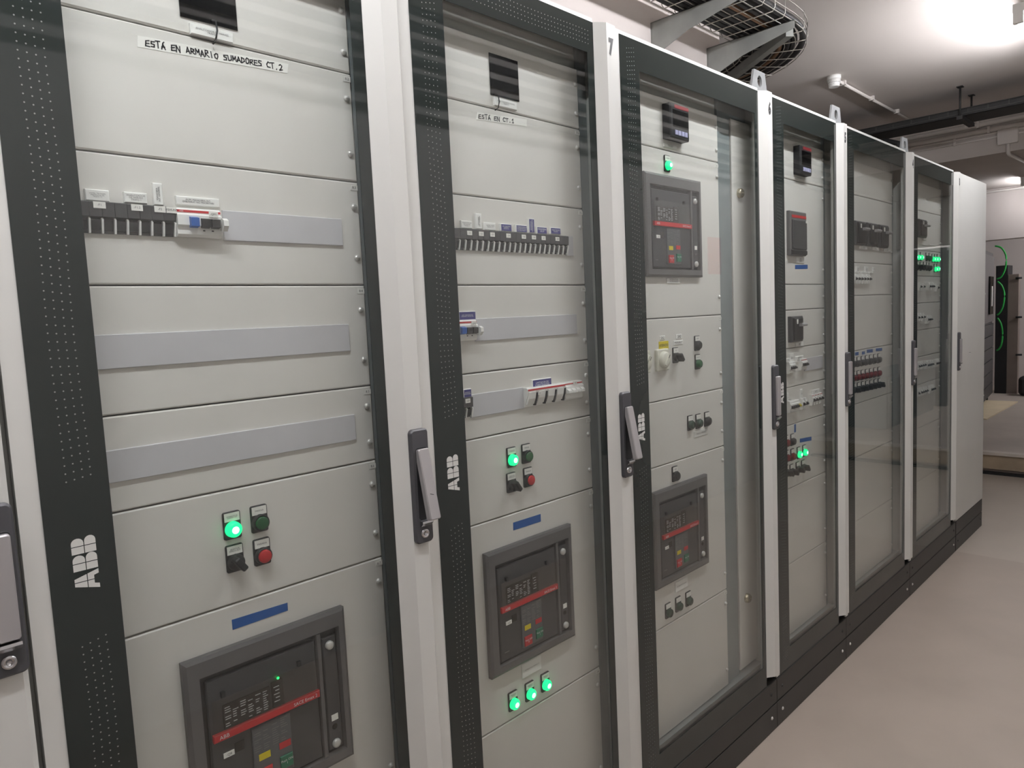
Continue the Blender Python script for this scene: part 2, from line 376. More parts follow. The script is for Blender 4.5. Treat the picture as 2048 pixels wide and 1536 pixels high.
def door_handle(par, x, zc, yb, opened):
    h = place('door_handle', HPLATE, handle_m, par, (x, yb, zc), label='dark grey swing handle plate')
    return h
def build_cab(n, zl, pr, detail=True):
    L, R = CAB[n]; e = E_[n]; nx = NXT[n]; x0 = L-0.033; x1 = nx-0.033
    # carcass
    c = MB().box(x0+0.001, x0+0.018, 0.03, 0.60, 0.1, 2.285).box(x1-0.018, x1-0.001, 0.03, 0.60, 0.1, 2.285)
    c.box(x0+0.018, x1-0.018, 0.585, 0.60, 0.1, 2.285).box(x0+0.018, x1-0.018, 0.03, 0.60, 2.262, 2.285).box(x0+0.018, x1-0.018, 0.03, 0.60, 0.1, 0.13)
    place('carcass', c, carc, e)
    f = MB()
    f.box(x0+0.018, x0+0.028, 0.045, 0.09, 0.13, 2.262).box(L+pr+0.003, L+pr+0.02, 0.058, 0.10, 0.13, 2.262)
    place('inner_frame', f, framegrey, e)
    place('inner_side', MB().box(L+pr+0.022, x1-0.018, 0.075, 0.088, 0.13, 2.262), framegrey, e)
    place('inner_top_cover', MB().box(x0+0.028, L+pr, YP+0.01, YP+0.013, zl[0]+0.002, 2.262), carc, e)
    place('inner_sill', MB().box(x0+0.028, x1-0.02, 0.04, 0.12, 0.235, 0.248).box(x0+0.028, x1-0.02, 0.05, 0.056, 0.13, 0.235), framegrey, e)
    # plinth and base cover
    b = place('base_cover', MB().cbox(x0+0.0015, x1-0.0015, -0.004, 0.03, 0.101, 0.187, 0.0015), plinthm, e)
    p = place('plinth', MB().cbox(x0+0.001, x1-0.001, -0.004, 0.58, 0.0, 0.097, 0.0015), plinthm, e)
    for xx in (x0+0.045, x1-0.045):
        place('bolt', bolt_me, plinthm, b, (xx, -0.004, 0.145)); place('bolt', bolt_me, steel if True else None, p, (xx, -0.004, 0.055))
    # door
    d = place('door', MB().box(L-0.027, L, 0.0, 0.02, GB, GT+0.010).box(L, R, 0.0, 0.02, GT+0.001, GT+0.010)
              .prism([(R,0.0),(R+0.030,-0.0205),(R+0.066,-0.0205),(R+0.073,-0.014),(R+0.073,0.02),(R,0.02)], 'z', 0.222, GT+0.002), doorwhite, e,
              label='off-white painted door frame with a chamfered closing stile')
    place('door_gasket', MB().box(R+0.074, R+0.0755, 0.004, 0.03, GB, GT), gasket, d)
    place('glass_pane', MB().box(L+0.0005, R-0.0005, 0.0, 0.004, GB, GT), glass, d, label='clear glass pane')
    il, ir, it, ib = L+0.086, R-0.026, 2.211, 0.269
    bm_ = MB()
    bm_.add([(L,-0.0014,GB),(R,-0.0014,GB),(R,-0.0014,GT),(L,-0.0014,GT),(il,-0.0014,ib),(ir,-0.0014,ib),(ir,-0.0014,it),(il,-0.0014,it),
             (L,-0.0002,GB),(R,-0.0002,GB),(R,-0.0002,GT),(L,-0.0002,GT),(il,-0.0002,ib),(ir,-0.0002,ib),(ir,-0.0002,it),(il,-0.0002,it)],
            [(0,1,5,4),(1,2,6,5),(2,3,7,6),(3,0,4,7),(8,12,13,9),(9,13,14,10),(10,14,15,11),(11,15,12,8),
             (4,5,13,12),(5,6,14,13),(6,7,15,14),(7,4,12,15),(0,8,9,1),(1,9,10,2),(2,10,11,3),(3,11,8,0)])
    place('glass_border', bm_, darkglass, d, label='dark grey printed border of the glass')
    wd = round(R-L, 3)
    if n in (9, 8, 7): wd = -wd
    if wd not in DOTS: DOTS[wd] = dots_mesh(abs(wd), wd < 0); DOTS[wd].materials.append(dotm)
    o = place('dot_pattern', DOTS[wd], dotm, d, (L, -0.0017, 0)); o['kind'] = 'stuff'; o['label'] = 'rows of tiny pale dots printed on the border'
    place('brand_logo', LOGO, None, d, (L+0.030, -0.0017, 1.207), label='silver ABB lettering reading upwards')
    hx, hz, hy = R+0.052, 1.244, -0.0205
    opened = n in (8, 7)
    place('handle_plate', HPLATE, handle_m, d, (hx, hy, hz), label='dark grey handle plate with rounded ends')
    place('handle_recess_shade_plate', HREC, bblack, d, (hx, hy, hz))  # flat plate: black plastic and the recess's shade together in its colour
    place('handle_lever', LEVER, lever_m, d, (hx, hy-0.012, hz+0.075), rot=(math.radians(-11 if opened else 0), 0, 0), label='light grey metal lever')
    place('latch_button', LATCH, chrome, d, (hx, hy, hz-0.066))
    place('lock_cylinder', LOCK, chrome, d, (hx-0.001, hy, hz-0.094))
    # lifting lug
    if n in (6, 5, 4):
        lx = nx-0.045
        pg = [(lx-0.062,2.2995),(lx+0.058,2.2995),(lx+0.040,2.372),(lx-0.040,2.372)]
        m = MB(); k = 20; hole = [(lx+0.017*math.cos(2*math.pi*i/k), 2.338+0.019*math.sin(2*math.pi*i/k)) for i in range(k)]
        # plate with a round hole: quads between a resampled outline and the hole
        angs = sorted([math.atan2(p_[1]-2.338, p_[0]-lx) % (2*math.pi) for p_ in pg] + [2*math.pi*i/16+0.05 for i in range(16)]); k = len(angs)
        hole = [(lx+0.017*math.cos(t), 2.338+0.019*math.sin(t)) for t in angs]
        def outl(i):
            t = angs[i]; dx, dz = math.cos(t), math.sin(t); best = 9
            for a, b2 in zip(pg, pg[1:]+pg[:1]):
                ex, ez = b2[0]-a[0], b2[1]-a[1]; den = dx*ez-dz*ex
                if abs(den) < 1e-9: continue
                tt = ((a[0]-lx)*ez-(a[1]-2.338)*ex)/den; uu = ((a[0]-lx)*dz-(a[1]-2.338)*dx)/den
                if tt > 0 and -1e-6 <= uu <= 1+1e-6: best = min(best, tt)
            return (lx+dx*best, 2.338+dz*best)
        ou = [outl(i) for i in range(k)]
        vs = [(p_[0], y_, p_[1]) for y_ in (0.022, 0.030) for p_ in ou] + [(p_[0], y_, p_[1]) for y_ in (0.022, 0.030) for p_ in hole]
        fs = []
        for i in range(k):
            j = (i+1)%k; fs += [(i,j,2*k+j,2*k+i), (k+i,3*k+i,3*k+j,k+j), (i,k+i,k+j,j), (2*k+i,2*k+j,3*k+j,3*k+i)]
        m.add(vs, fs); m.box(lx-0.062, lx+0.058, 0.030, 0.10, 2.299, 2.303)
        tag(place('lifting_lug', m, lug), {6: 'steel lifting lug on top, just below the bend of the wire cable tray', 5: 'steel lifting lug on top, just below the smoke detector', 4: 'steel lifting lug on top, against the conduits of the beam'}[n], 'lifting lug', 'lifting lugs on the cabinets')
    # panels
    out = []
    for i in range(len(zl)-1):
        zt, zb = zl[i], zl[i+1]; h = zt-zb
        pn = place('front_panel', MB().cbox(L-0.004, L+pr, YP, YP+0.012, zb+0.0014, zt-0.0014, 0.0022), paint, e)
        ex = L+pr-0.012
        zz = [zt-0.048, zb+0.052] if h > 0.12 else [zt-h/2]
        if h > 0.3: zz = [zt-0.048, zb+0.06]
        if h < 0.16 and h > 0.12: zz = [zt-0.04, zb+0.037]
        for z in zz: place('screw', sc_me, steel, pn, (ex, YP, z))
        if i > 0:
            place('panel_tag', MB().box(L+pr-0.017, L+pr-0.001, YP-0.001, YP, zt-0.0165, zt-0.0065), paper, pn)
            if n in (8, 7, 6): put_text('%d.%d' % (n, i+1), 0.0068, ink, pn, (L+pr-0.009, YP-0.0013, zt-0.0115))
        out.append(pn)
    if n in (7, 6, 5, 4, 3): 
        pass
    return out
ZL = {9: [2.195, 2.04, 1.643, 1.297, 0.846, 0.25], 8: [2.195, 2.042, 1.84, 1.643, 1.446, 1.297, 1.098, 0.597, 0.25],
      7: [2.192, 2.042, 1.84, 1.643, 1.446, 1.297, 1.100, 0.597, 0.25], 6: [2.194, 2.042, 1.544, 1.297, 1.100, 0.597, 0.25],
      5: [2.195, 2.044, 1.645, 1.546, 1.398, 1.246, 1.097, 0.846, 0.54, 0.25], 4: [2.195, 2.045, 1.744, 1.595, 1.343, 1.097, 0.846, 0.542, 0.25],
      3: [2.195, 2.045, 1.832, 1.691, 1.543, 1.394, 1.246, 1.092, 0.846, 0.542, 0.25]}
PR = {9: 0.58, 8: 0.58, 7: 0.578, 6: 0.606, 5: 0.588, 4: 0.768, 3: 0.735}
PAN = {n: build_cab(n, ZL[n], PR[n]) for n in (9, 8, 7, 6, 5, 4, 3)}
# numbers on the closing stiles
for n, (px, py) in {7: (1220.5, 93), 6: (1537, 212), 5: (1689.5, 273), 4: (1822.5, 325), 3: (1918, 365)}.items():
    q = onY(px, py, -0.0212)
    dr = [c for c in E_[n].children if c.name.startswith('door')][0]
    xx = CAB[n][1]+0.055 if n != 7 else CAB[n][1]+0.050
    put_text(str(n), 0.054, bblack, dr, (CAB[n][1]+0.046, -0.0212, 2.232), name='cabinet_number', sx=0.62, bold=0.0030)
# right-hand compartment of cabinet 6
L6 = CAB[6][0]
cd = place('side_compartment_door', MB().cbox(2.292, 2.445, YP+0.004, YP+0.018, 0.26, 2.20, 0.002), paint, E_[6], label='narrow light grey inner door beside the panels')
place('compartment_post', MB().box(2.205, 2.286, YP+0.008, YP+0.06, 0.25, 2.22), framegrey, E_[6], label='blue-grey vertical post')
qmat = mat('quarter_turn_lock', (196, 186, 160), 0.25, 0.9, var=0)
for (px, py) in ((1483.5, 386), (1498, 1197)):
    q = onY(px, py, YP-0.006)
    lk = MB().lathe((0,0), [(0.0001,-0.010),(0.006,-0.010),(0.0065,-0.013),(0.0125,-0.014),(0.016,-0.010),(0.017,0.0)], 20).box(-0.009,0.009,-0.015,-0.010,-0.0016,0.0016).mesh('quarter_turn_lock')
    place('quarter_turn_lock', lk, qmat, cd, (q.x, YP+0.004, q.z))
# solid end cabinet
e2 = E_[2]
place('carcass', MB().box(4.946, 4.96, 0.03, 0.60, 0.1, 2.285).box(5.60, 5.616, 0.022, 0.60, 0.1, 2.285).box(4.96, 5.60, 0.585, 0.60, 0.1, 2.285).box(4.96, 5.60, 0.03, 0.60, 2.262, 2.285).box(4.96, 5.60, 0.03, 0.6, 0.1, 0.13), carc, e2)
place('base_cover', MB().cbox(4.946, 5.612, -0.004, 0.03, 0.101, 0.187, 0.0015), plinthm, e2)
p2 = place('plinth', MB().cbox(4.946, 5.612, -0.004, 0.58, 0.0, 0.097, 0.0015), plinthm, e2)
place('bolt', bolt_me, plinthm, p2, (4.99, -0.004, 0.055)); place('bolt', bolt_me, plinthm, p2, (5.57, -0.004, 0.055))
d2 = place('door', MB().cbox(4.936, 5.614, -0.006, 0.02, GB, GT+0.010, 0.004), doorwhite, e2, label='plain light grey sheet-metal door')
for zz in (1.58, 0.9): place('bolt', bolt_me, steel, d2, (5.604, -0.006, zz))

# ------------------------------------------------------------------ devices
def plabel(par_cab, px0, py0, px1, py1, text, style='white', size=None, y=YP, rot=None, thick=0.006):
    a = onY(px0, py0, y-thick); b = onY(px1, py1, y-thick); return nameplate(par_cab, a.x, b.x, b.z, a.z, text, style, size, y, rot, thick)
def nameplate(n, x0, x1, z0, z1, text, style='white', size=None, y=YP, rot=None, thick=0.006):
    if z0 > z1: z0, z1 = z1, z0
    e = E_[n]; xc, zc = (x0+x1)/2, (z0+z1)/2; wd, ht = x1-x0, z1-z0
    o = place('nameplate', MB().cbox(-wd/2, wd/2, -thick, 0, -ht/2, ht/2, 0.0012), white, e, (xc, y, zc))
    if style == 'blue':
        place('plate_insert', MB().box(-wd/2+0.0022, wd/2-0.0012, -thick-0.0003, -thick+0.0004, -ht/2+0.0015, ht/2-0.0015), bluep, o, (xc, y, zc), label='blue insert')
    col = inkwhite if style == 'blue' else (ink if style == 'white' else inkgrey)
    if text:
        lw, lh = (ht, wd) if rot else (wd, ht); ls = text.split('\n'); size = min(lh*0.86/(0.95*len(ls)), 1.30*lw/max(len(q_) for q_ in ls))
        put_text(text, size, col, o, (xc, y-thick-0.0005, zc), rot=rot)
    return o
def small_tag(n, x, z, y, text='-Q', wd=0.014, ht=0.0095):
    o = place('device_tag', MB().box(-wd/2, wd/2, -0.0008, 0, -ht/2, ht/2), paper, E_[n], (x, y, z))
    if text: put_text(text, 0.0048, ink, o, (x, y-0.0011, z))
    return o
# modular breaker pole, 45 mm visible
PIT = 0.01735
MCBB = MB().prism([(0.01,0),(-0.002,0),(-0.004,0.021),(-0.0125,0.0235),(-0.0135,0.044),(-0.011,0.0455),(0.01,0.0455)], 'x', -PIT/2+0.0002, PIT/2-0.0002).mesh('breaker_body')
MCBT = MB().prism([(-0.003,0.004),(-0.0062,0.004),(-0.0092,0.0185),(-0.003,0.0200)], 'x', -0.0066, 0.0060).mesh('toggle')
MCBS = MB().prism([(0.0,-0.0005),(-0.0072,-0.0005),(-0.0118,0.0195),(-0.0085,0.0225),(0.0,0.0225)], 'x', -0.0014, 0.0014).mesh('separator')
def black_pole(n, x, z, y=YP):
    o = place('circuit_breaker', MCBB, bdark, E_[n], (x, y, z))
    place('toggle', MCBT, bblack, o, (x, y, z)); place('separator', MCBS, white, o, (x+PIT/2, y, z), label='white bar')
    return o
def strip(n, x0, x1, z0, z1):
    return place('blanking_strip', MB().cbox(x0, x1, YP-0.004, YP, z0, z1, 0.001), strip_m, E_[n], label='pale lilac plastic blanking strip')
WB_P = [(0.01,0),(-0.010,0),(-0.0125,0.004),(-0.0125,0.0155),(-0.017,0.018),(-0.017,0.034),(-0.0125,0.0365),(-0.0125,0.0425),(-0.010,0.0455),(0.01,0.0455)]
def rcbo(n, x0, z, w=0.0705, stripe=True):
    e = E_[n]; o = place('residual_current_breaker', MB().prism(WB_P, 'x', 0, w), white, e, (x0, YP, z), label='white breaker with blue and black toggles')
    place('red_stripe', MB().box(0, w, -0.0131, -0.0120, 0.0385, 0.0420), redm, o, (x0, YP, z))
    place('toggle', MB().prism([(-0.015,0.014),(-0.024,0.016),(-0.025,0.029),(-0.015,0.032)], 'x', 0.018, 0.031), bluetog, o, (x0, YP, z), label='blue toggle')
    for k in range(2):
        place('toggle', MB().prism([(-0.015,0.014),(-0.023,0.016),(-0.024,0.028),(-0.015,0.030)], 'x', 0.036+k*0.016, 0.0495+k*0.016), bblack, o, (x0, YP, z), label='black toggle')
        place('test_window', MB().box(0.040+k*0.014, 0.0435+k*0.014, -0.0131, -0.0120, 0.0095, 0.0115), ink, o, (x0, YP, z))
    place('locking_arm', MB().prism([(-0.012,0.012),(-0.022,0.010),(-0.029,0.018),(-0.029,0.027),(-0.022,0.031),(-0.012,0.031)], 'x', 0.0685, 0.0765), white, o, (x0, YP, z))
    put_text('ABB', 0.0034, inkwhite, o, (x0+0.008, YP-0.0134, z+0.0402))
    return o
MCBW = MB().prism(WB_P, 'x', 0.0002, 0.0173).mesh('white_body')
MCBK = MB().prism([(-0.015,0.016),(-0.024,0.018),(-0.024,0.024),(-0.015,0.030)], 'x', 0.003, 0.0145).mesh('toggle')
def white_pole(n, x, z, tog=None, redl=True):
    o = place('miniature_breaker', MCBW, white, E_[n], (x, YP, z)); place('toggle', MCBK, tog or bblack, o, (x, YP, z))
    if redl: place('red_stripe', MB().box(0.0004, 0.0171, -0.0130, -0.0122, 0.0392, 0.0418), redm, o, (x, YP, z))
    return o
# push buttons, lamps and selector switches on a legend plate
PLATE = rplate(MB(), -0.0152, 0.0152, -0.0175, 0.0305, 0.0035, -0.004, 0, 0.001).mesh('legend_plate')
LEG = MB().box(-0.0132, 0.0132, -0.0047, -0.0039, 0.0140, 0.0285).mesh('legend')
RING = MB().lathe((0,0), [(0.0150,-0.003),(0.0150,-0.010),(0.0140,-0.0125),(0.0122,-0.0125),(0.0122,-0.006)], 22).mesh('ring')
LENS = MB().lathe((0,0), [(0.0001,-0.0165),(0.0045,-0.0163),(0.0085,-0.0157),(0.0112,-0.0145),(0.0132,-0.0120),(0.0138,-0.004)], 22).mesh('lens')
CORE = MB().lathe((0,0), [(0.0001,-0.0170),(0.0040,-0.0168),(0.0062,-0.0163),(0.0066,-0.0150)], 18).mesh('core')
BTN = MB().lathe((0,0), [(0.0001,-0.0165),(0.0095,-0.0165),(0.0112,-0.0155),(0.0118,-0.014),(0.0118,-0.004)], 22).mesh('button')
KNOB = MB().lathe((0,0), [(0.0001,-0.013),(0.0125,-0.013),(0.0135,-0.012),(0.0145,-0.004)], 20).mesh('knob')
GRIP = rplate(MB(), -0.0055, 0.0055, -0.0135, 0.0135, 0.003, -0.030, -0.012, 0.002).mesh('grip')
NB = {}
def device(n, px, py, kind, txt='', yoff=0.018, xz=None):
    e = E_[n]
    if xz is None: q = onY(px, py, YP-yoff); x, z = q.x, q.z
    else: x, z = xz
    nm = {'lit': 'indicator_lamp', 'greenoff': 'indicator_lamp', 'darkgreen': 'indicator_lamp', 'redoff': 'indicator_lamp', 'blackoff': 'indicator_lamp', 'red': 'push_button', 'green': 'push_button', 'black': 'push_button', 'sel': 'selector_switch'}[kind]
    o = place(nm, PLATE, bblack, e, (x, YP, z)); 
    lg = place('legend', LEG, paper, o, (x, YP, z))
    if txt: put_text(txt, min(0.0046, 0.032/max(len(q_) for q_ in txt.split('\n'))), ink, o, (x, YP-0.005, z+0.0212))
    P3 = (x, YP, z)
    if kind == 'lit':
        place('lens', LENS, lit, o, P3, label='glowing green lens'); place('lamp_core', CORE, litcore, o, P3)
    elif kind in ('greenoff', 'darkgreen', 'redoff', 'blackoff'):
        me = NB.get(kind)
        if me is None: me = NB[kind] = LENS.copy(); me.materials.clear(); me.materials.append({'greenoff': greenbtn, 'darkgreen': greendk, 'redoff': redlens, 'blackoff': bblack}[kind])
        place('lens', me, None, o, P3, label={'greenoff': 'unlit green lens', 'darkgreen': 'unlit dark green lens', 'redoff': 'unlit red lens', 'blackoff': 'unlit dark lens'}[kind])
    elif kind in ('red', 'green', 'black'):
        place('ring', RING, bblack, o, P3)
        me = NB.get(kind)
        if me is None: me = NB[kind] = BTN.copy(); me.materials.clear(); me.materials.append({'red': redbtn, 'green': greenbtn, 'black': bblack}[kind])
        place('button_cap', me, None, o, P3, label={'red': 'red cap', 'green': 'green cap', 'black': 'black cap'}[kind])
    else:
        place('knob', KNOB, bblack, o, P3); place('grip', GRIP, bblack, o, P3, rot=(0, math.radians(-35), 0))
    return o
# handwriting: single-stroke letters drawn with a pen ribbon
STROKES = {'E': [[(.9,1),(.1,.95),(.0,0),(.9,.02)],[(.05,.5),(.75,.52)]], 'S': [[(.9,.95),(.2,.95),(.1,.6),(.8,.45),(.8,.05),(0,.0)]],
 'T': [[(-.05,.95),(1.05,1)],[(.5,.97),(.42,0)]], 'A': [[(0,0),(.45,1),(.95,0)],[(.15,.35),(.85,.38)]], 'Á': [[(0,0),(.45,1),(.95,0)],[(.15,.35),(.85,.38)],[(.5,1.1),(.75,1.3)]],
 'N': [[(0,0),(.1,1),(.85,.02),(.95,1)]], 'R': [[(.05,0),(.1,1),(.75,.95),(.8,.6),(.1,.5),(.95,0)]], 'M': [[(0,0),(.12,1),(.5,.35),(.9,1),(1.0,0)]],
 'I': [[(.4,1),(.45,0)]], 'O': [[(.5,1),(.05,.7),(.1,.15),(.6,0),(.95,.4),(.85,.9),(.5,1)]], 'U': [[(0,1),(.1,.15),(.5,0),(.85,.2),(.95,1)]],
 'D': [[(.05,0),(.1,1),(.8,.8),(.9,.3),(.05,0)]], 'C': [[(.95,.9),(.4,1),(.05,.6),(.2,.1),(.95,.05)]], '.': [[(.3,.02),(.5,.06)]],
 '2': [[(.05,.8),(.4,1),(.85,.85),(.7,.5),(.05,.02),(.95,.05)]], '1': [[(.2,.7),(.55,1),(.5,0)],[(.2,0),(.9,.05)]]}
def handwriting(s, wd, ht):
    m = MB(); rnd = random.Random(3); adv = wd/len(s); x = 0
    for ch in s:
        cw = adv*0.80
        if ch in STROKES:
            jz = rnd.uniform(-.1, .1)*ht; sc = rnd.uniform(.85, 1.12)
            for st in STROKES[ch]:
                pts = [(x+(p[0]+rnd.uniform(-.07,.07))*cw, jz+(p[1]+rnd.uniform(-.07,.07))*ht*sc) for p in st]
                for (a, b) in zip(pts, pts[1:]):
                    dx, dz = b[0]-a[0], b[1]-a[1]; l = math.hypot(dx, dz) or 1; hw = 0.00092; nx, nz = -dz/l*hw, dx/l*hw; ex, ez = dx/l*hw, dz/l*hw
                    m.add([(a[0]+nx-ex,0,a[1]+nz-ez),(a[0]-nx-ex,0,a[1]-nz-ez),(b[0]-nx+ex,0,b[1]-nz+ez),(b[0]+nx+ex,0,b[1]+nz+ez)], [(0,1,2,3)])
        x += adv
    return m
def tape_strip(n, tl, bl, tr, br, s, tm=tape, frac=0.92, off=0.02):
    q = [onY(*p, YP-0.0008) for p in (tl, bl, br, tr)]
    o0 = q[1]
    vs = [(p.x-o0.x, y, p.z-o0.z) for y in (-0.0006, 0) for p in q]
    m = MB().add(vs, [(0,1,2,3),(7,6,5,4),(0,4,5,1),(1,5,6,2),(2,6,7,3),(3,7,4,0)])
    nm = 'handwritten_tape' if s else 'masking_tape'
    o = place(nm, m, tm, E_[n], (o0.x, YP, o0.z))
    wd = q[2].x-q[1].x; ht = q[0].z-q[1].z; ang = math.atan2(q[2].z-q[1].z, wd)
    if s:
        place('handwriting', handwriting(s, wd*frac, ht*0.5), ink, o, (o0.x+wd*off, YP-0.0009, o0.z+ht*0.26), rot=(0, -ang, 0))
    return o
# power circuit breaker in its bezel
def acb(n, x0, z1, tagtxt='', W=0.302, H=0.300, ledon=False):
    e = E_[n]; Y0 = YP
    U = lambda u: x0+u*W
    Vv = lambda v: z1-v*H
    o = empty('power_breaker', (x0, YP, z1-H)); o.parent = e; o.location = Vector((x0, YP, z1-H)) - WORLD[e.name]; WORLD[o.name] = Vector((x0, YP, z1-H))
    def R(name, u0, u1, v0, v1, y0, y1, m, c=None, label=None):
        X0, X1, Z0, Z1 = U(u0), U(u1), Vv(v1), Vv(v0)
        mb = MB().cbox(X0, X1, Y0+y0, Y0+y1, Z0, Z1, c) if c else MB().box(X0, X1, Y0+y0, Y0+y1, Z0, Z1)
        r = place(name, mb, m, o, label=label); return r
    # bezel frame
    ou = [(U(0),Vv(1)),(U(1),Vv(1)),(U(1),Vv(0)),(U(0),Vv(0))]; c = 0.006
    mi = [(U(0)+c,Vv(1)+c),(U(1)-c,Vv(1)+c),(U(1)-c,Vv(0)-c),(U(0)+c,Vv(0)-c)]
    inn = [(U(.082),Vv(.930)),(U(.950),Vv(.930)),(U(.950),Vv(.110)),(U(.082),Vv(.110))]
    ind = [(U(.088),Vv(.925)),(U(.945),Vv(.925)),(U(.945),Vv(.116)),(U(.088),Vv(.116))]
    vs = [(p[0],Y0,p[1]) for p in ou] + [(p[0],Y0-0.011,p[1]) for p in ou] + [(p[0],Y0-0.0145,p[1]) for p in mi] + [(p[0],Y0-0.0145,p[1]) for p in inn] + [(p[0],Y0-0.002,p[1]) for p in ind]
    fs = []
    for k in range(4):
        for i in range(4):
            j = (i+1)%4; fs.append((4*k+i, 4*k+j, 4*k+4+j, 4*k+4+i))
    place('bezel', MB().add(vs, fs), bezel, o, label='grey plastic bezel')
    R('back_plate', .085, .947, .113, .927, -0.003, -0.0005, bblack)
    R('breaker_face', .115, .785, .150, .910, -0.010, -0.003, bdark, 0.002, 'dark grey breaker fascia')
    R('side_rail', .795, .822, .116, .924, -0.013, -0.003, bezel, 0.001)
    R('key_column', .835, .93, .16, .90, -0.010, -0.003, bdark, 0.002)
    R('trip_unit_screen', .195, .47, .315, .455, -0.0135, -0.010, scr, None, 'black trip unit display')
    R('trip_unit_keys', .485, .555, .30, .455, -0.0135, -0.010, scr)
    rnd = random.Random(5)
    tl = MB()
    for col in range(6):
        for row in range(9):
            if rnd.random() < 0.22: continue
            xa = U(.203+col*.045); za = Vv(.33+row*.0135); tl.box(xa, xa+W*rnd.uniform(.018,.034), Y0-0.0139, Y0-0.0136, za-0.0014, za)
    for k in range(5): tl.box(U(.495+.01*(k%2)), U(.53), Y0-0.0139, Y0-0.0136, Vv(.335+k*.022), Vv(.33+k*.022))
    r = place('display_print', tl, inkwhite, o); r['kind'] = 'stuff'
    R('clear_cover', .130, .780, .262, .465, -0.0185, -0.0165, cover, None, 'clear plastic cover')
    R('red_stripe', .127, .783, .463, .507, -0.0175, -0.0105, redm, 0.001, 'red band lettered ABB SACE Emax 2')
    put_text('ABB', 0.0095, inkwhite, o, (U(.185), Y0-0.018, Vv(.486)))
    put_text('SACE Emax 2', 0.0085, inkwhite, o, (U(.685), Y0-0.018, Vv(.486)))
    for u in (.19, .655): R('cover_clip', u, u+.022, .235, .265, -0.0165, -0.010, bblack)
    R('label_window', .245, .30, .565, .62, -0.0113, -0.0105, scr)
    t = R('white_tag', .178, .240, .595, .625, -0.0118, -0.0105, paper)
    put_text(tagtxt or '-Q1', 0.006, ink, o, (U(.209), Y0-0.0121, Vv(.61)))
    R('rating_plate', .345, .585, .525, .875, -0.0135, -0.010, mat('rating_plate_grey', (88, 90, 92), 0.45), 0.0008)
    rp = MB()
    for row in range(11):
        for col in range(4):
            if rnd.random() < 0.3: continue
            xa = U(.355+col*.055); za = Vv(.535+row*.0135); rp.box(xa, xa+W*rnd.uniform(.02,.045), Y0-0.0138, Y0-0.0136, za-0.0012, za)
    r = place('rating_print', rp, inkgrey, o); r['kind'] = 'stuff'
    R('yellow_flag', .375, .445, .695, .735, -0.0142, -0.013, yellow); R('red_flag', .502, .575, .685, .725, -0.0142, -0.013, redm)
    b1 = R('off_button', .365, .450, .785, .865, -0.0165, -0.013, redbtn, 0.001, 'red opening button'); b2 = R('on_button', .500, .580, .770, .850, -0.0165, -0.013, greenl, 0.001, 'green closing button')
    put_text('Push OFF\nO', 0.0062, inkwhite, o, (U(.4075), Y0-0.0168, Vv(.825))); put_text('Push ON\nI', 0.0062, inkwhite, o, (U(.54), Y0-0.0168, Vv(.81)))
    R('makers_mark', .15, .20, .835, .841, -0.0114, -0.0108, inkgrey)
    for v, rad in ((.215, 0.0085), (.865, 0.0085)):
        place('key_knob', MB().lathe((0,0), [(0.0001,-0.006),(rad*.7,-0.006),(rad,-0.004),(rad,0)], 18), steel, o, (U(.882), Y0-0.010, Vv(v)))
    place('key_hole', MB().cyl((0,0), 0.0055, -0.0006, 0, 16), scr, o, (U(.88), Y0-0.010, Vv(.755)))
    R('white_sticker', .862, .908, .675, .715, -0.0106, -0.0098, paper)
    if ledon: place('status_led', MB().cyl((0,0), 0.0022, -0.0008, 0, 10), led, o, (U(.527), Y0-0.0136, Vv(.285)))
    return o

# ---- cabinet 8
def meter_window(n, x0, x1, z0, z1):
    o = place('meter_screen', MB().cbox(x0, x1, YP-0.003, YP, z0, z1, 0.001), scr, E_[n], label='blank black square meter window'); return o
meter_window(8, 0.483, 0.577, 2.068, 2.162)
meter_window(7, 1.165, 1.257, 2.071, 2.163)
def wire_loop(n, px, py0, py1):
    a = onY(px, py0, YP-0.012); b = onY(px, py1, YP-0.012); x = a.x; z1, z0 = a.z, b.z
    pts = [(x-0.002, YP-0.004, z1), (x-0.001, YP-0.014, z1-0.004), (x, YP-0.015, (z0+z1)/2), (x-0.003, YP-0.014, z0+0.004), (x-0.004, YP-0.004, z0)]
    place('wire_tie', MB().tube(pts, 0.0016, 6), bblack, E_[n])
plabel(8, 380, 44.5, 467.5, 87, 'ANALITZADOR DE XARXES\nTRAFO 1', 'grey'); wire_loop(8, 431, 38, 85)
plabel(7, 989, 193, 1034.5, 221, 'ANALITZADOR DE XARXES\nTRAFO 2', 'grey'); wire_loop(7, 996, 188, 219)
tape_strip(8, (274.6,70.5), (275,93.5), (577,128), (575,146.6), 'ESTÁ EN ARMARIO SUMADORES CT.2', off=0.05)
tape_strip(7, (954,224), (952.5,239), (1053.6,239), (1053.6,253), 'ESTÁ EN CT.1', frac=0.7, off=0.05)
Z83 = 1.7195
for k in range(8): black_pole(8, 0.4435-PIT/2-k*PIT, Z83)
for k in range(2): black_pole(8, 0.4435-PIT/2-(8+k)*PIT, Z83)
rcbo(8, 0.4455, Z83)
small_tag(8, onY(428,428,YP-0.02).x, Z83+0.037, YP-0.0175, '-QM1', 0.015)
for (px, py, t) in ((199,413,'-F1'), (274,417.5,'-F1.2'), (320,422.5,'-F2'), (343,424.5,'-FSHUNT')):
    q = onY(px, py, YP-0.0135); small_tag(8, q.x, Z83+0.040, YP-0.0135, t, 0.0165 if len(t) < 6 else 0.0155)
plabel(8, 169,376.7, 220,404, 'CNTRL TRI-FASES\nPRESENCIA DE\nTRAFO T1', 'grey'); plabel(8, 247.6,382.9, 295.6,408, 'ANALITZADOR\nDE XARXES\nTRAFO 1', 'grey')
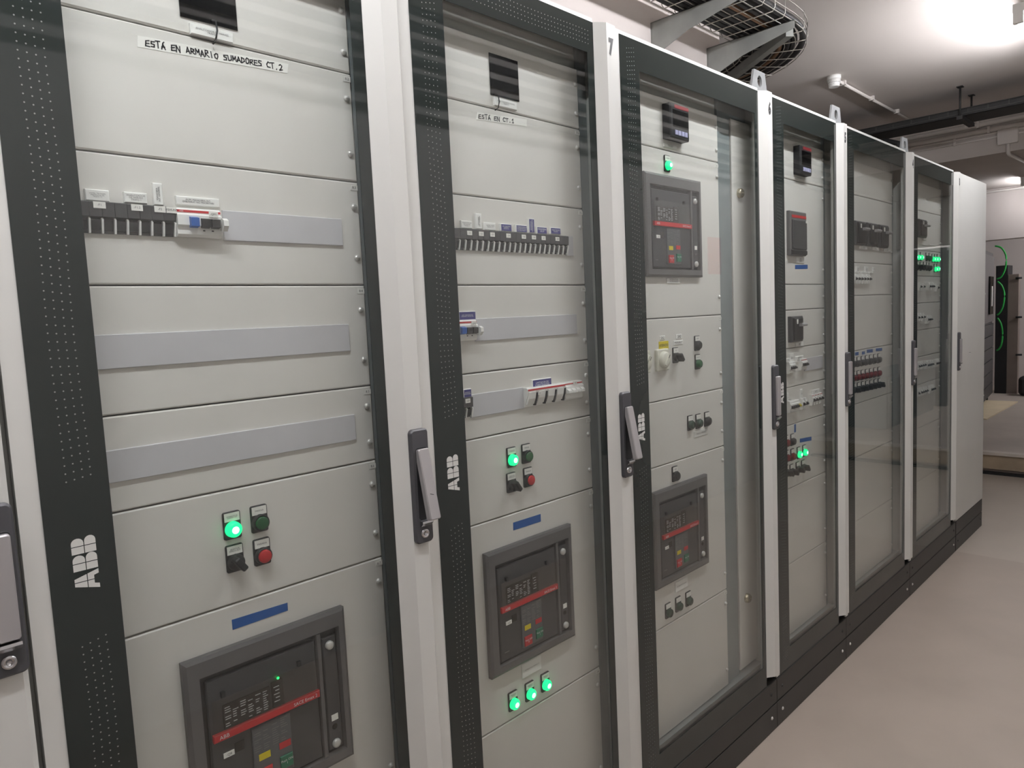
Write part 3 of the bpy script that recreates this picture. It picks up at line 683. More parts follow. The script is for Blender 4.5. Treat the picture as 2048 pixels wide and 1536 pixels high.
plabel(8, 304.4,365, 328,411, 'MANIOBRA\nINT. GENERAL', 'white', 0.0068, rot=(0, -math.pi/2, 0)); plabel(8, 351.8,390.8, 439.7,415, 'ALIM. MANIOBRA INT.\nEMBARRAT NO PRIORITARI', 'white')
strip(8, 0.524, 0.752, 1.717, 1.767); strip(8, 0.225, 0.752, 1.517, 1.569); strip(8, 0.225, 0.752, 1.344, 1.394)
for (px, py, k, t) in ((472.7,1061,'lit','INTERRUPTOR\nCONNECTAT'), (527.3,1047.3,'green','MARXA'), (478.5,1127,'sel','SELECTOR\nMAN-O-AUT'), (533,1113.7,'red','PARADA')):
    device(8, px, py, k, t)
tape_strip(8, (463.7,1240), (465.6,1260), (575,1205.5), (576,1221), '', bluetape)
acb(8, 0.391, 1.030, '-Q8', ledon=True)
# ---- cabinet 7
s7 = 7.877
def c8p(x, y): return (900+x/s7, 420+y/s7)
Z73 = 1.7195
xr = 1.4035
for k in range(24): black_pole(7, xr-PIT/2-k*PIT*0.995, Z73)
strip(7, xr+0.001, 1.432, 1.717, 1.767)
blk = [((175,160),(355,295),'grey','ANALITZADOR\nDE XARXES\nTRAFO 2',None), ((405,50),(510,300),'v','MANIOBRA\nINT. GENERAL',None), ((540,190),(725,325),'grey','CNTRL FASES\nTRAFO T2',None),
       ((795,210),(975,345),'blue','ALIM. MANIOBRA\nEMBARRAT\nPRIORITARI',None), ((1035,228),(1215,362),'blue','COMANDAMENT\nINTERRUPTOR\nACOBLAMENT',None), ((1235,130),(1335,365),'bv','RESERVA\nMANIOBRA',None),
       ((1365,258),(1530,385),'blue','MANIOBRA\nGRUP',None), ((1580,270),(1745,390),'blue','SELECTOR DE\nPROVES',None)]
for a, b, st, t, _ in blk:
    p0 = c8p(*a); p1 = c8p(*b)
    if st in ('v', 'bv'): plabel(7, *p0, *p1, t, 'blue' if st == 'bv' else 'white', 0.0062, rot=(0, -math.pi/2, 0))
    else: plabel(7, *p0, *p1, t, st)
for i, (xa, ya, xb, yb) in enumerate([(262,340,355,420),(448,350,535,425),(622,358,712,432),(878,375,962,450),(1122,393,1200,470),(1282,400,1358,472),(1435,412,1510,485),(1652,420,1728,490)]):
    p = c8p((xa+xb)/2, (ya+yb)/2); q = onY(*p, YP-0.0135); small_tag(7, q.x, Z73+0.036, YP-0.0135, '-Q%d' % (i+1), 0.0145)
rcbo(7, 1.004, 1.5205); plabel(7, 917,623, 952,639.5, 'ALIM. MANIOBRA INT\nEMBARRAT PRIORITARI', 'blue'); small_tag(7, 1.062, 1.5575, YP-0.0175, '-QM2')
strip(7, 1.078, 1.435, 1.517, 1.568)
Z75 = 1.350
for k in range(4): black_pole(7, 1.052-PIT/2-k*PIT, Z75)
plabel(7, 926.5,779, 943.6,794, 'RESERVA\nMANIOBRA', 'blue'); small_tag(7, 1.036, Z75+0.038, YP-0.0135, '-Q9')
strip(7, 1.0525, 1.223, 1.347, 1.399)
o = place('surge_breaker', MB().prism([(0.01,0),(-0.006,0),(-0.009,0.012),(-0.016,0.026),(-0.019,0.043),(-0.014,0.0465),(0.01,0.0465)], 'x', 0, 4*0.0345), white, E_[7], (1.2235, YP, Z75), label='white four-part surge arrester block')
place('red_stripe', MB().box(0.001, 4*0.0345-0.001, -0.0196, -0.0180, 0.0395, 0.0435), redm, o, (1.2235, YP, Z75))
for k in range(4):
    place('cartridge', MB().prism([(-0.006,0.006),(-0.012,0.006),(-0.018,0.020),(-0.021,0.036),(-0.015,0.038)], 'x', 0.003+k*0.0345, 0.027+k*0.0345), white, o, (1.2235, YP, Z75))
    place('slot', MB().prism([(-0.006,0.002),(-0.0135,0.002),(-0.0205,0.024),(-0.0225,0.034),(-0.013,0.034)], 'x', 0.0285+k*0.0345, 0.0325+k*0.0345), ink, o, (1.2235, YP, Z75))
for k in range(4): white_pole(7, 1.366+k*PIT, Z75+0.001, white)
plabel(7, 1064.4,760, 1103.5,774, 'LIMITADOR DE\nSOBRETENSIONS', 'blue')
small_tag(7, 1.400, Z75+0.043, YP-0.0178, '-FV'); small_tag(7, 1.262, Z75+0.031, YP-0.0205, '-F3', 0.012, 0.007)
for (px, py, k, t) in ((1032.7,921,'lit','INTERRUPTOR\nCONNECTAT'), (1062,913.6,'green','MARXA'), (1032.5,972,'sel','SELECTOR\nMAN-O-AUT'), (1065.6,961,'red','PARADA')):
    device(7, px, py, k, t)
tape_strip(7, (1026.6,1045.5), (1027,1061), (1081.5,1028), (1082,1043), '', bluetape)
acb(7, 1.067, 1.029, '-Q7')
plabel(7, 1044,1330, 1083.6,1337, 'INTERRUPTOR GENERAL T2', 'grey', thick=0.003)
for (px, py) in ((1035.8,1411), (1069,1391.5), (1100,1372.6)): device(7, px, py, 'lit', 'PRESENCIA\nTENSIO')
# ---- cabinet 6
def meter(n, x0, x1, z0, z1, dp=0.028):
    o = place('panel_meter', MB().cbox(x0, x1, YP-dp, YP, z0, z1, 0.004), bblack, E_[n], label='black panel meter with red top edge')
    h = z1-z0; w = x1-x0
    place('red_edge', MB().box(x0+w*.22, x1-0.004, YP-dp-0.0005, YP-dp+0.001, z1-h*.13, z1-h*.03), mat('dark_red_edge', (150, 44, 52), 0.4), o)
    place('meter_screen', MB().box(x0+w*.12, x1-w*.08, YP-dp-0.0005, YP-dp+0.001, z0+h*.32, z1-h*.18), scr, o)
    for k in range(4):
        place('meter_key', MB().cbox(x0+w*(.22+.17*k), x0+w*(.36+.17*k), YP-dp-0.002, YP-dp+0.001, z0+h*.10, z0+h*.24, 0.0008), lav, o)
    return o
meter(6, 1.868, 1.972, 2.072, 2.172)
plabel(6, 1328,286, 1354,299, 'ANALITZADOR\nDE XARXES', 'grey', thick=0.004)
device(6, 1343.5, 329.6, 'lit', 'TENSIO')
acb(6, 1.747, 1.965, '-Q6', W=0.312, H=0.298); acb(6, 1.747, 1.029, '-Q61', W=0.312, H=0.298)
plabel(6, 1334,556, 1360.5,566.6, 'INTERRUPTOR\nACOBLAMENT', 'grey', thick=0.003); plabel(6, 1351,1166, 1376,1172, 'INTERRUPTOR GRUP', 'grey', thick=0.003)
c6 = lambda x, y: (1200+x/5.12, 580+y/5.12)
def socket(n, x, z, cut=False):
    o = place('rotary_selector', rplate(MB(), -0.033, 0.033, -0.033, 0.033, 0.006, -0.010, 0), ivory, E_[n], (x, YP, z), label='ivory square rotary selector')
    place('dial', MB().lathe((0,0), [(0.0001,-0.022),(0.020,-0.022),(0.024,-0.018),(0.026,-0.010)], 24), ivory, o, (x, YP, z))
    place('dial_rib', MB().box(-0.004, 0.004, -0.026, -0.021, -0.019, 0.019), ivory, o, (x, YP, z), rot=(0, math.radians(35), 0))
    place('dial_mark', MB().box(-0.0012, 0.0012, -0.0265, -0.0258, 0.006, 0.018), ink, o, (x, YP, z), rot=(0, math.radians(35), 0))
q = onY(*c6(658, 715), YP-0.012); socket(6, q.x, q.z); socket(6, q.x-0.098, q.z)
plabel(6, *c6(612,472), *c6(668,508), 'SA2', 'white', thick=0.002); plabel(6, *c6(780,455), *c6(840,497), 'SA3', 'white', thick=0.002); plabel(6, *c6(755,520), *c6(852,556), 'MAN-AUT', 'white', thick=0.002)
a = onY(*c6(600,530), YP); b = onY(*c6(700,605), YP)
yl = place('warning_label', MB().box(a.x, b.x, YP-0.001, YP, b.z, a.z), yellow, E_[6], label='yellow warning label'); put_text('ATENCIO', 0.011, ink, yl, ((a.x+b.x)/2, YP-0.0014, (a.z+b.z)/2))
device(6, *c6(820,690), 'sel', 'AUT'); device(6, *c6(1040,565), 'blackoff', 'OBERT'); device(6, *c6(1045,757), 'greenoff', 'TANCAT')
for (x, y, k) in ((970,1385,'darkgreen'), (1052,1368,'darkgreen'), (1140,1345,'blackoff')): device(6, *c6(x, y), k, 'T')
plabel(6, 1388.5,863, 1416,868, 'TENSIO PRESENT', 'grey', thick=0.002)
device(6, 1359, 953, 'black', 'RESET')
for (px, py) in ((1345.3,1227.7), (1365.4,1214.7), (1385.4,1203.8)): device(6, px, py, 'darkgreen', 'L')
# ---- cabinet 5
meter(5, *[v for v in (2.775, 2.880)], 2.066, 2.172)
plabel(5, 1592,352, 1607,361, 'ANALITZADOR', 'grey', thick=0.004)
def mccb(n, px0, py0, px1, py1, big=False):
    a = onY(px0, py0, YP-0.02); b = onY(px1, py1, YP-0.02); w = b.x-a.x; h = a.z-b.z
    o = place('moulded_case_breaker', MB().cbox(a.x, b.x, YP-0.016, YP, b.z, a.z, 0.004), bezel if big else bdark, E_[n], label='dark grey moulded-case breaker')
    if big:
        place('red_stripe', MB().box(a.x+w*.08, b.x-w*.04, YP-0.0172, YP-0.015, a.z-h*.15, a.z-h*.09), redm, o)
        place('breaker_face', MB().cbox(a.x+w*.07, b.x-w*.07, YP-0.022, YP-0.015, b.z+h*.14, a.z-h*.2, 0.002), bdark, o)
        place('lower_cover', MB().cbox(a.x+w*.02, b.x-w*.02, YP-0.020, YP-0.015, b.z+h*.02, b.z+h*.12, 0.002), bblack, o)
        place('white_sticker', MB().box(b.x-w*.16, b.x-w*.06, YP-0.0235, YP-0.0215, a.z-h*.25, a.z-h*.2), paper, o)
    else:
        place('breaker_face', MB().cbox(a.x+w*.12, b.x-w*.12, YP-0.022, YP-0.015, b.z+h*.08, a.z-h*.08, 0.002), bblack, o)
        place('handle_arm', MB().cbox(a.x+w*.50, b.x-w*.06, YP-0.038, YP-0.021, a.z-h*.40, a.z-h*.28, 0.004), lever_m, o, label='grey handle arm')
        place('white_sticker', MB().box(a.x+w*.3, a.x+w*.42, YP-0.0225, YP-0.0205, a.z-h*.3, a.z-h*.12), paper, o)
    return o
mccb(5, 1583, 420, 1616, 512, True)
k5 = lambda x, y: (1500+x/3.072, 500+y/3.072)
plabel(5, 1593,514, 1609,526, 'RED\nGRUP', 'grey', thick=0.004); tape_strip(5, k5(278,92), k5(278,118), k5(355,90), k5(355,116), '', bluetape)
mccb(5, 1585.6,633, 1609,682); plabel(5, *k5(283,570), *k5(330,589), 'INT', 'grey', thick=0.004)
for (a, b) in (((222,667),(245,687)), ((247,637),(270,690)), ((282,655),(330,683))): plabel(5, *k5(*a), *k5(*b), 'SERVEIS\nAUXILIARS', 'grey', thick=0.005)
z55 = 1.3015
for k in range(3): white_pole(5, 2.690+k*PIT, z55, bblack, False)
rz = 1.303
for k in range(3): white_pole(5, 2.800+k*PIT, z55+0.004, bblack, True)
strip(5, 2.855, 3.035, 1.297, 1.349)
z56 = 1.148
for k in range(5): white_pole(5, 2.690+k*PIT, z56, yellow if k == 4 else bblack, False)
for k in range(2): white_pole(5, 2.800+k*0.03, z56, bblack, False)
for k in range(4): white_pole(5, 2.900+k*PIT*1.6, z56+0.004, redbtn if k == 9 else bblack, True)
for (a, b) in (((228,880),(240,930)), ((310,857),(325,907)), ((385,862),(428,888))): plabel(5, *k5(*a), *k5(*b), 'ALIM.\nMANIOBRA', 'grey', thick=0.005)
tape_strip(5, k5(272,1072), k5(272,1122), k5(283,1068), k5(283,1118), '', bluetape); tape_strip(5, k5(307,1160), k5(307,1184), k5(378,1146), k5(378,1170), '', bluetape)
for (x, y, k) in ((250,1188,'redoff'), (285,1178,'blackoff'), (252,1280,'redoff'), (285,1270,'redoff'), (323,1258,'lit'), (357,1245,'lit'), (250,1372,'sel'), (280,1365,'sel'), (317,1350,'sel'), (350,1338,'sel')):
    device(5, *k5(x, y), k, 'X')
# ---- cabinet 4
k4 = lambda x, y: (1680+x/6.4, 380+y/6.4)
k4b = lambda x, y: (1680+x/6.4, 620+y/6.4)
for (x0, y0, x1, y1) in ((217,385,350,705), (372,410,498,722), (525,438,636,742)): mccb(4, *k4(x0,y0), *k4(x1,y1))
for (x0, y0, x1, y1) in ((262,712,350,762), (418,728,500,775), (565,748,655,792)): plabel(4, *k4(x0,y0), *k4(x1,y1), 'LINIA A\nQUADRE', 'grey', thick=0.006)
for (x0, y0, x1, y1) in ((215,975,250,1062), (325,980,362,1065), (425,985,445,1040), (190,1035,222,1062), (275,1040,325,1066), (380,1045,425,1068)): plabel(4, *k4(x0,y0), *k4(x1,y1), 'LINIA\nENLLUM.\nCPD', 'white', thick=0.005)
q = onY(*k4(200,1200), YP-0.01)
for k in range(6): white_pole(4, q.x-0.02+k*0.036, q.z, bblack, False)
for i in range(7):
    t = i/6; x = 225+t*315
    device(4, *k4b(x, 690-t*55), 'blackoff'); device(4, *k4b(x, 870-t*62), 'redoff'); device(4, *k4b(x+4, 1022-t*68), 'sel')
for (x0, y0, x1, y1) in ((195,540,240,585), (282,530,320,573), (345,503,420,550), (460,488,540,528)): tape_strip(4, k4b(x0,y0+4), k4b(x0,y1), k4b(x1,y0-4), k4b(x1,y1-8), '', bluetape)
# ---- cabinet 3
mccb(3, *k4(1032,365), *k4(1125,612)); plabel(3, *k4(1060,622), *k4(1105,645), '', 'grey', thick=0.003)
for (x, y) in ((1000,860), (1038,861), (1077,862), (1225,884), (1258,885), (1290,886), (1252,1012), (1286,1008)): device(3, *k4(x, y), 'lit')
for (x, y) in ((1150,868), (1188,872)): device(3, *k4(x, y), 'greenoff')
device(3, *k4(1035, 985), 'sel'); device(3, *k4(1075, 990), 'sel')
for (x, y) in ((1005,975), (1120,985), (1155,990), (1188,995)): device(3, *k4(x, y), 'blackoff')
for (x0, y0, x1, y1) in ((1025,690,1120,712), (1150,695,1235,718)): plabel(3, *k4(x0,y0), *k4(x1,y1), '', 'white', thick=0.003)
def row3(px, py, cnt, dx, tog=None, f=k4):
    q = onY(*f(px, py), YP-0.01)
    for k in range(cnt): white_pole(3, q.x+k*dx, q.z, tog or bblack, False)
row3(1010, 1290, 2, 0.06); row3(1130, 1285, 3, 0.035); row3(1235, 1300, 1, 0.06)
row3(985, 150, 3, 0.05, f=k4b); row3(1110, 175, 3, 0.03, f=k4b)
row3(990, 775, 4, 0.036, f=k4b); row3(1105, 760, 4, 0.03, f=k4b); row3(1215, 735, 3, 0.03, f=k4b)
row3(985, 1120, 2, 0.05, f=k4b); row3(1045, 1100, 3, 0.035, f=k4b); row3(1150, 1070, 3, 0.03, f=k4b)

# ------------------------------------------------------------------ wire cable tray, brackets and cables above the cabinets
ZT = 2.83; YI, YO = 0.57, 0.27; BC = (3.30, 0.97)
def tray_path(off, x_start=-0.6, y_end=2.2, dz=0.0, step=10):
    # off: 0 at the wall side (inner), 0.30 at the outer side
    r = 0.40 + off; y = BC[1]-r; pts = [(x_start, y, ZT+dz), (1.5, y, ZT+dz)]
    for i in range(step+1):
        t = -math.pi/2 + (math.pi/2)*i/step; pts.append((BC[0]+r*math.cos(t), BC[1]+r*math.sin(t), ZT+dz))
    pts.append((BC[0]+r, y_end, ZT+dz)); return pts
tr = tag(empty('wire_cable_tray', (1.5, 0.42, ZT)), 'zinc wire-mesh cable tray curving behind the wall above cabinet 6', 'cable tray')
WORLD[tr.name] = Vector((1.5, 0.42, ZT))
wr = 0.0024
def wire(pts): 
    o = place('wire', MB().tube(pts, wr, 5), wirem, tr)
for k in range(7): wire(tray_path(0.05*k))
for dz in (0.035, 0.075): wire(tray_path(0.303, dz=dz)); wire(tray_path(-0.003, dz=dz))
def cross(pi, po, dirv):
    pi, po = Vector(pi), Vector(po); up = Vector((0,0,1)); d = (po-pi).normalized()
    c = 0.012; z = -2*wr
    wire([pi-d*0.003+up*(0.085), pi-d*0.003+up*c, pi+d*c*0.6+up*z, po-d*c*0.6+up*z, po+d*0.003+up*c, po+d*0.003+up*0.085])
x = -0.5
while x < 3.3: cross((x, YI, ZT), (x, YO, ZT), None); x += 0.1
for i in range(1, 9):
    t = -math.pi/2 + (math.pi/2)*i/8.5
    cross((BC[0]+0.40*math.cos(t), BC[1]+0.40*math.sin(t), ZT), (BC[0]+0.70*math.cos(t), BC[1]+0.70*math.sin(t), ZT), None)
y = 1.02
while y < 2.2: cross((BC[0]+0.40, y, ZT), (BC[0]+0.70, y, ZT), None); y += 0.1
rc = random.Random(11)
nc = 0
for lay in range(2):
    for k in range(9 if lay == 0 else 7):
        r = rc.uniform(0.011, 0.016); off = 0.020 + k*0.0325 + rc.uniform(-.004, .004) + lay*0.016
        pts = tray_path(off, dz=wr+r+0.001 + lay*0.031, step=14)
        pts = [(p[0], p[1], p[2]) for p in pts]
        o = place('power_cable', MB().tube(pts, r, 8), cablebr if (lay == 0 and k == 5) else cablem); 
        if lay == 0 and k == 5: tag(o, 'brown cable among the black ones in the wire tray', 'cable', 'cables in the wire tray')
        else: tag(o, 'black cable lying in the curved wire tray above the cabinets', 'cable', 'cables in the wire tray')
def bracket(x, label, name='cantilever_bracket'):
    b = tag(empty(name, (x, 0.68, 2.70)), label, 'bracket', 'brackets on the back wall'); WORLD[b.name] = Vector((x, 0.68, 2.70))
    zt = ZT-0.008
    place('arm', MB().prism([(0.676,zt),(0.25,zt),(0.25,zt-0.035),(0.50,zt-0.085),(0.676,zt-0.15)], 'x', x-0.002, x+0.002).prism([(0.676,zt),(0.25,zt),(0.25,zt-0.003),(0.676,zt-0.003)], 'x', x-0.002, x+0.040), brk_m, b)
    w_ = place('wall_plate', MB().box(x-0.002, x+0.035, 0.674, 0.680, zt-0.28, zt), brk_m, b)
    for z in (zt-0.03, zt-0.12): place('bolt', bolt_me, steel, b, (x+0.018, 0.674, z))
bracket(2.775, 'galvanised cantilever bracket under the straight run of the wire tray'); bracket(3.255, 'galvanised cantilever bracket at the corner where the wire tray bends')
p0, p1 = Vector((3.32, 0.30, ZT-0.03)), Vector((3.70, 0.80, ZT-0.03))
dv = (p1-p0).normalized(); nv = Vector((-dv.y, dv.x, 0))*0.018; uz = Vector((0,0,0.02))
m = MB()
vs = [p0-nv-uz, p1-nv-uz, p1+nv-uz, p0+nv-uz, p0-nv+uz, p1-nv+uz, p1+nv+uz, p0+nv+uz]
m.add(vs, [(0,3,2,1),(4,5,6,7),(0,1,5,4),(1,2,6,5),(2,3,7,6),(3,0,4,7)])
m.add([p0-nv*.5-uz*1.05, p1-nv*.5-uz*1.05, p1+nv*.5-uz*1.05, p0+nv*.5-uz*1.05], [(0,1,2,3)])
tag(place('strut_channel', m, brk_m), 'galvanised strut channel set slantwise under the tray bend', 'strut')

# ------------------------------------------------------------------ ceiling things
sd = onZ(1668, 152, ZC); X, Y = sd.x, sd.y
t = tag(empty('smoke_detector', (X, Y, ZC)), 'white round smoke detector on the ceiling', 'smoke detector'); WORLD[t.name] = Vector((X, Y, ZC))
place('detector_base', MB().cyl((X, Y), 0.046, ZC-0.026, ZC, 24, axis='z'), white, t)
dm = MB().cyl((X, Y), 0.034, ZC-0.076, ZC-0.026, 24, 0.044, axis='z'); place('detector_head', dm, white, t)
vm = MB()
for k in range(12):
    a = 2*math.pi*k/12
    vm.add([(X+0.0375*math.cos(a+s_*0.2), Y+0.0375*math.sin(a+s_*0.2), ZC-z_) for s_, z_ in ((-1,.060),(1,.060),(1,.055),(-1,.055))], [(0,1,2,3)])
    vm.add([(X+0.0400*math.cos(a+s_*0.2), Y+0.0400*math.sin(a+s_*0.2), ZC-z_) for s_, z_ in ((-1,.050),(1,.050),(1,.045),(-1,.045))], [(0,1,2,3)])
place('vent_slots', vm, bdark, t)
cnd = tag(empty('ceiling_conduit', (X+0.06, Y, ZC)), 'thin white conduit running from the smoke detector', 'conduit'); WORLD[cnd.name] = Vector((X+0.06, Y, ZC))
place('pipe', MB().tube([(X+0.05, Y, ZC-0.018), (7.47, Y+0.02, ZC-0.018)], 0.011, 10), pvc, cnd)
for dx in (0.16, 0.75, 1.35): place('clip', MB().box(X+dx, X+dx+0.02, Y-0.018, Y+0.02, ZC-0.031, ZC), pvc, cnd)

# dark perforated tray crossing the room
XT = 6.42
tt = tag(empty('hanging_cable_tray', (XT, 0.5, 2.90)), 'dark metal cable tray hung from the ceiling across the room', 'cable tray'); WORLD[tt.name] = Vector((XT, 0.5, 2.90))
place('tray_bottom', MB().box(XT, XT+0.30, -1.8, 3.2, 2.935, 2.938), traym, tt)
place('side_rail', MB().box(XT, XT+0.003, -1.8, 3.2, 2.935, 2.990).box(XT-0.012, XT, -1.8, 3.2, 2.984, 2.990), traym, tt)
place('side_rail', MB().box(XT+0.297, XT+0.30, -1.8, 3.2, 2.935, 2.990).box(XT+0.285, XT+0.297, -1.8, 3.2, 2.984, 2.990), traym, tt)
place('rail_rib', MB().box(XT-0.006, XT, -1.8, 3.2, 2.950, 2.955), mat('tray_rib', (62, 61, 58), 0.5), tt)
yy = -0.5
while yy < 1.6:
    place('rail_seam', MB().box(XT-0.005, XT, yy, yy+0.006, 2.955, 2.985), MATS['tray_rib'], tt); yy += 0.13
for (px, py) in ((1927, 188), (1937, 197)):
    pass
for xr_, yr_ in ((XT-0.022, 0.33), (XT+0.322, 0.33), (XT-0.022, -1.2), (XT+0.322, -1.2)):
    h_ = place('hanger_rod', MB().cyl((xr_, yr_), 0.007, 2.935, ZC, 10, axis='z').box(xr_-0.025, xr_+0.025, yr_-0.02, yr_+0.02, ZC-0.006, ZC), traym, tt)
for yr_ in (0.33, -1.2): place('hanger_crossbar', MB().box(XT-0.035, XT+0.335, yr_-0.02, yr_+0.02, 2.907, 2.935), traym, tt)
for k in range(7):
    r = rc.uniform(0.012, 0.018); xx = XT+0.03+k*0.039
    tag(place('power_cable', MB().tube([(xx, -1.8, 2.938+r), (xx+0.01, 0.3, 2.938+r), (xx, 3.15, 2.938+r)], r, 8), cablem), 'black cable lying in the dark tray hung from the ceiling', 'cable', 'cables in the hanging tray')
q = onX(1882, 213.5, XT)
# black drop arm under the tray
a = onX(1772, 270, XT+0.2); b = onX(1797, 287, XT+0.2); c = onX(1799, 305, XT+0.2)
tag(place('drop_conduit', MB().tube([(XT+0.2, a.y+0.12, 2.912), (a.x, a.y, min(a.z, 2.90)), b, c, (c.x, c.y, 2.3)], 0.022, 8), cablem), 'black flexible conduit dropping from the dark hanging tray', 'conduit')
# conduits on the beam
def beam_pipe(pxa, pya, pxb, pyb, r, label, clips=()):
    a = onX(pxa, pya, 7.455); b = onX(pxb, pyb, 7.455); d = (b-a)
    t = tag(empty('beam_conduit', a), label, 'conduit', 'conduits on the beam'); WORLD[t.name] = a.copy()
    z = (a.z+b.z)/2; x = 7.47-r
    place('pipe', MB().tube([(x, a.y+1.2, z), (x, b.y-1.5, z)], r, 10), pvc, t)
    for yc in clips: place('clip', MB().box(7.47-2*r-0.006, 7.47, yc, yc+0.02, z-r-0.006, z+r+0.006), pvc, t)
beam_pipe(1830, 271, 2048, 237, 0.021, 'upper white conduit clipped to the ceiling beam', (0.42, -0.2))
beam_pipe(1830, 284, 2048, 252, 0.021, 'second white conduit clipped to the ceiling beam', (0.34, -0.3))
beam_pipe(1830, 293, 2000, 266, 0.011, 'thin grey cable run below the beam conduits', (0.6,))
beam_pipe(1830, 300, 2000, 275, 0.009, 'lowest thin cable run on the beam', (0.6,))
a = onX(1999, 258, 7.43); b = onX(2031, 286, 7.43)
jb = tag(place('junction_box', rplate(MB(), -0.075, 0.075, -0.062, 0.062, 0.012, -0.04, 0.0), pvc, None, (7.47, (a.y+b.y)/2, (a.z+b.z)/2), rot=(0,0,-math.pi/2)), 'square white junction box on the ceiling beam', 'junction box')
jy, jz = (a.y+b.y)/2, (a.z+b.z)/2
tag(place('drop_pipe', MB().tube([(7.455, jy, jz-0.06), (7.455, jy, 2.80), (7.47, jy, 2.775), (7.52, jy, 2.765), (8.6, jy-0.05, 2.765)], 0.016, 8), pvc), 'white pipe dropping from the junction box under the beam', 'conduit')
a = onX(1970, 372, 9.9)
tag(place('lintel_conduit', MB().tube([(9.985, 2.5, 2.77), (9.985, -1.5, 2.77)], 0.014, 8), pvc), 'thin conduit along the top of the far lintel', 'conduit')

# ------------------------------------------------------------------ rack recess
ZP = 0.185
A = onZ(1966, 819, ZP+0.02); B = onZ(1989, 792, ZP+0.02)
dA = (B-A); dA.z = 0; Lr = min(dA.length, 1.2); dA.normalize(); nB = Vector((-dA.y, dA.x, 0))
if nB.y < 0: nB = -nB
rk = tag(empty('server_rack', (A.x, A.y, ZP)), 'tall dark rack with grey front panel at the far recess', 'rack'); WORLD[rk.name] = Vector((A.x, A.y, ZP))
ang = math.atan2(dA.y, dA.x)
def rbox(name, m, x0, x1, y0, y1, z0, z1, label=None):
    o = place(name, MB().box(x0, x1, y0, y1, z0, z1), m, rk, (A.x, A.y, ZP), rot=(0, 0, ang), label=label); return o
HT = 1.93
rbox('rack_body', rackm, -1.0, Lr, 0.02, 0.75, 0.08, HT)
rbox('front_door', rackp, -1.0, Lr-0.05, 0.0, 0.02, 1.05, HT-0.05, 'grey upper front panel'); rbox('display_unit', scr, Lr-0.75, Lr-0.35, -0.02, 0.0, 1.15, 1.62); rbox('nameplate', paper, Lr-0.6, Lr-0.5, -0.024, -0.02, 1.25, 1.5)
for k in range(6): rbox('vent_panel', bdark, -1.0, Lr-0.05, 0.0, 0.02, 0.10+k*0.155, 0.245+k*0.155)
for xx in (-0.8, Lr-0.12): rbox('castor', bagm, xx, xx+0.08, 0.05, 0.11, 0.0, 0.08)
tag(place('floor_board', MB().box(A.x-0.7, A.x+1.0, A.y-0.18, A.y+0.55, ZP, ZP+0.012), tan), 'cream floor board under the rack in the recess', 'board')
XB = 11.95
def bx(px0, py0, px1, py1, name, m, label, cat, dp=0.3, group=None, X=XB, floor=True):
    a = onX(px0, py0, X); b = onX(px1, py1, X)
    o = tag(place(name, MB().cbox(-(a.y-b.y)/2, (a.y-b.y)/2, 0, dp, 0, a.z-(ZP if floor else b.z), 0.004), m, None, (X, (a.y+b.y)/2, ZP if floor else b.z), rot=(0,0,-math.pi/2)), label, cat, group); return o
bx(1992, 532, 2012, 790, 'open_cable_frame', bagm, 'black open frame with cables beside the rack', 'frame')
wp = bx(2016, 549, 2034, 788, 'tall_panel', mat('brown_grey_panel', (126, 114, 106), 0.5), 'narrow brown-grey upright panel against the white far wall', 'panel', 0.10)
for py in (556, 634, 709):
    a = onX(2040, py, 11.98); b = onX(2033, py, 11.98)
    place('peg', MB().tube([(11.93-11.95+XB, a.y-0.03, a.z), (XB-0.02, b.y, a.z)], 0.016, 6), bagm, wp, (0,0,0)).location = Vector((0,0,0))
for o in [c for c in wp.children]:
    o.parent = None; o.parent = wp; o.matrix_parent_inverse = (Matrix.Translation(wp.location) @ Matrix.Rotation(-math.pi/2, 4, 'Z')).inverted()
for i, pts in enumerate(([(1990,492),(2003,496),(2012,512),(2011,535),(2003,553),(1994,558)], [(1995,563),(2004,572),(2009,590),(2006,612),(2000,625),(1994,630)], [(1995,636),(2002,648),(2005,668),(2003,688),(1998,698),(1993,701)])):
    P = [onX(px, py, XB-0.06) for px, py in pts]
    pp = []
    for k in range(len(P)-1):
        for s_ in range(4):
            t0 = s_/4; p_a = P[max(k-1,0)]; p_b = P[k]; p_c = P[k+1]; p_d = P[min(k+2,len(P)-1)]
            pp.append(0.5*((2*p_b)+(-p_a+p_c)*t0+(2*p_a-5*p_b+4*p_c-p_d)*t0*t0+(-p_a+3*p_b-3*p_c+p_d)*t0**3))
    pp.append(P[-1])
    tag(place('earth_cable', MB().tube(pp, 0.011, 8), greencab), ['green cable looping over the top of the black frame', 'green cable loop at mid height of the black frame', 'green cable loop low on the black frame'][i], 'cable', 'green cable loops in the recess')
bg = onX(2046, 790, 11.9)
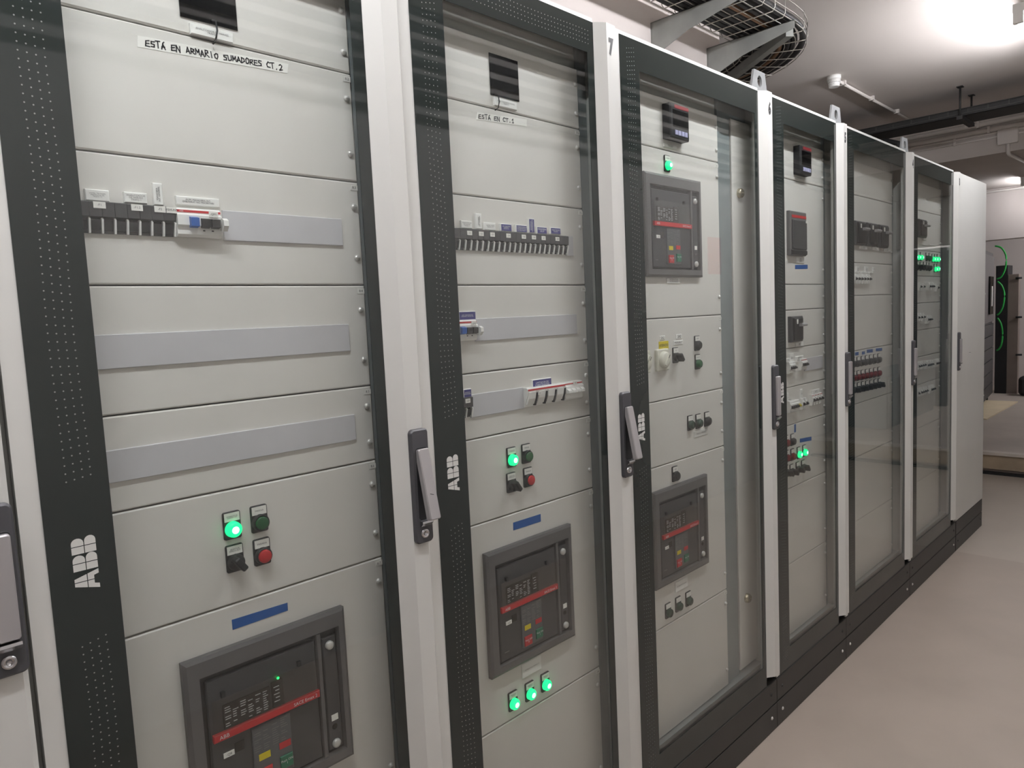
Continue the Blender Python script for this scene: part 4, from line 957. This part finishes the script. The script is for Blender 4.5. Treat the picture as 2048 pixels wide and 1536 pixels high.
tag(place('black_bag', rplate(MB(), -0.13, 0.13, 0, 0.27, 0.06, -0.2, 0, 0.05), bagm, None, (11.9, bg.y-0.1, ZP), rot=(0,0,-math.pi/2)), 'black bag on the floor by the far white wall', 'bag')

# ------------------------------------------------------------------ the side of the room that the glass doors mirror
YW = -1.85
for k in range(6):
    r = 0.022
    tag(place('wall_cable', MB().tube([(-2.5, YW+0.20, 2.66+0.078*k), (7.3, YW+0.20, 2.66+0.078*k)], r, 8), cablem), 'black cable running high along the wall opposite the cabinets', 'cable', 'cables along the opposite wall')
for xb in (-1.5, 0.3, 2.1, 3.9, 5.7):
    tag(place('cable_support', MB().box(xb, xb+0.04, YW, YW+0.176, 2.62, 3.08), brk_m), 'galvanised upright holding the cables on the opposite wall', 'bracket', 'supports of the opposite cables')
def wthing(name, x, y, z, label, cat):
    o = tag(empty(name, (x, y, z)), label, cat); WORLD[o.name] = Vector((x, y, z)); return o
tag(place('fire_bell', MB().lathe((6.30, 2.55), [(0.0001, YW+0.09), (0.035, YW+0.08), (0.06, YW+0.05), (0.062, YW)], 24), redm), 'round red fire bell high on the opposite wall', 'bell')
tag(place('fire_sign', MB().box(5.30, 5.50, YW, YW+0.006, 1.85, 2.15), redm), 'red sign on the wall opposite the cabinets', 'sign')
pl = wthing('low_locker', 8.3, YW+0.3, ZP, 'blue-grey low metal locker against the opposite wall on the platform', 'locker')
place('locker_body', MB().box(8.2, 9.95, YW+0.02, YW+0.45, ZP, 0.75), bluegrey, pl)
for k in range(2): place('locker_door', MB().box(8.23+k*0.88, 9.08+k*0.88, YW+0.45, YW+0.465, ZP+0.05, 0.72), bluegrey, pl)
gc = wthing('wall_cupboard', 10.4, YW+0.3, ZP, 'tall grey cupboard beyond the blue-grey locker', 'cupboard')
place('cupboard_body', MB().box(10.3, 11.5, YW+0.02, YW+0.5, ZP, 2.2), mat('cupboard_grey', (120, 126, 130), 0.45), gc); place('cupboard_door', MB().box(10.32, 11.48, YW+0.5, YW+0.515, ZP+0.05, 2.16), MATS['cupboard_grey'], gc)
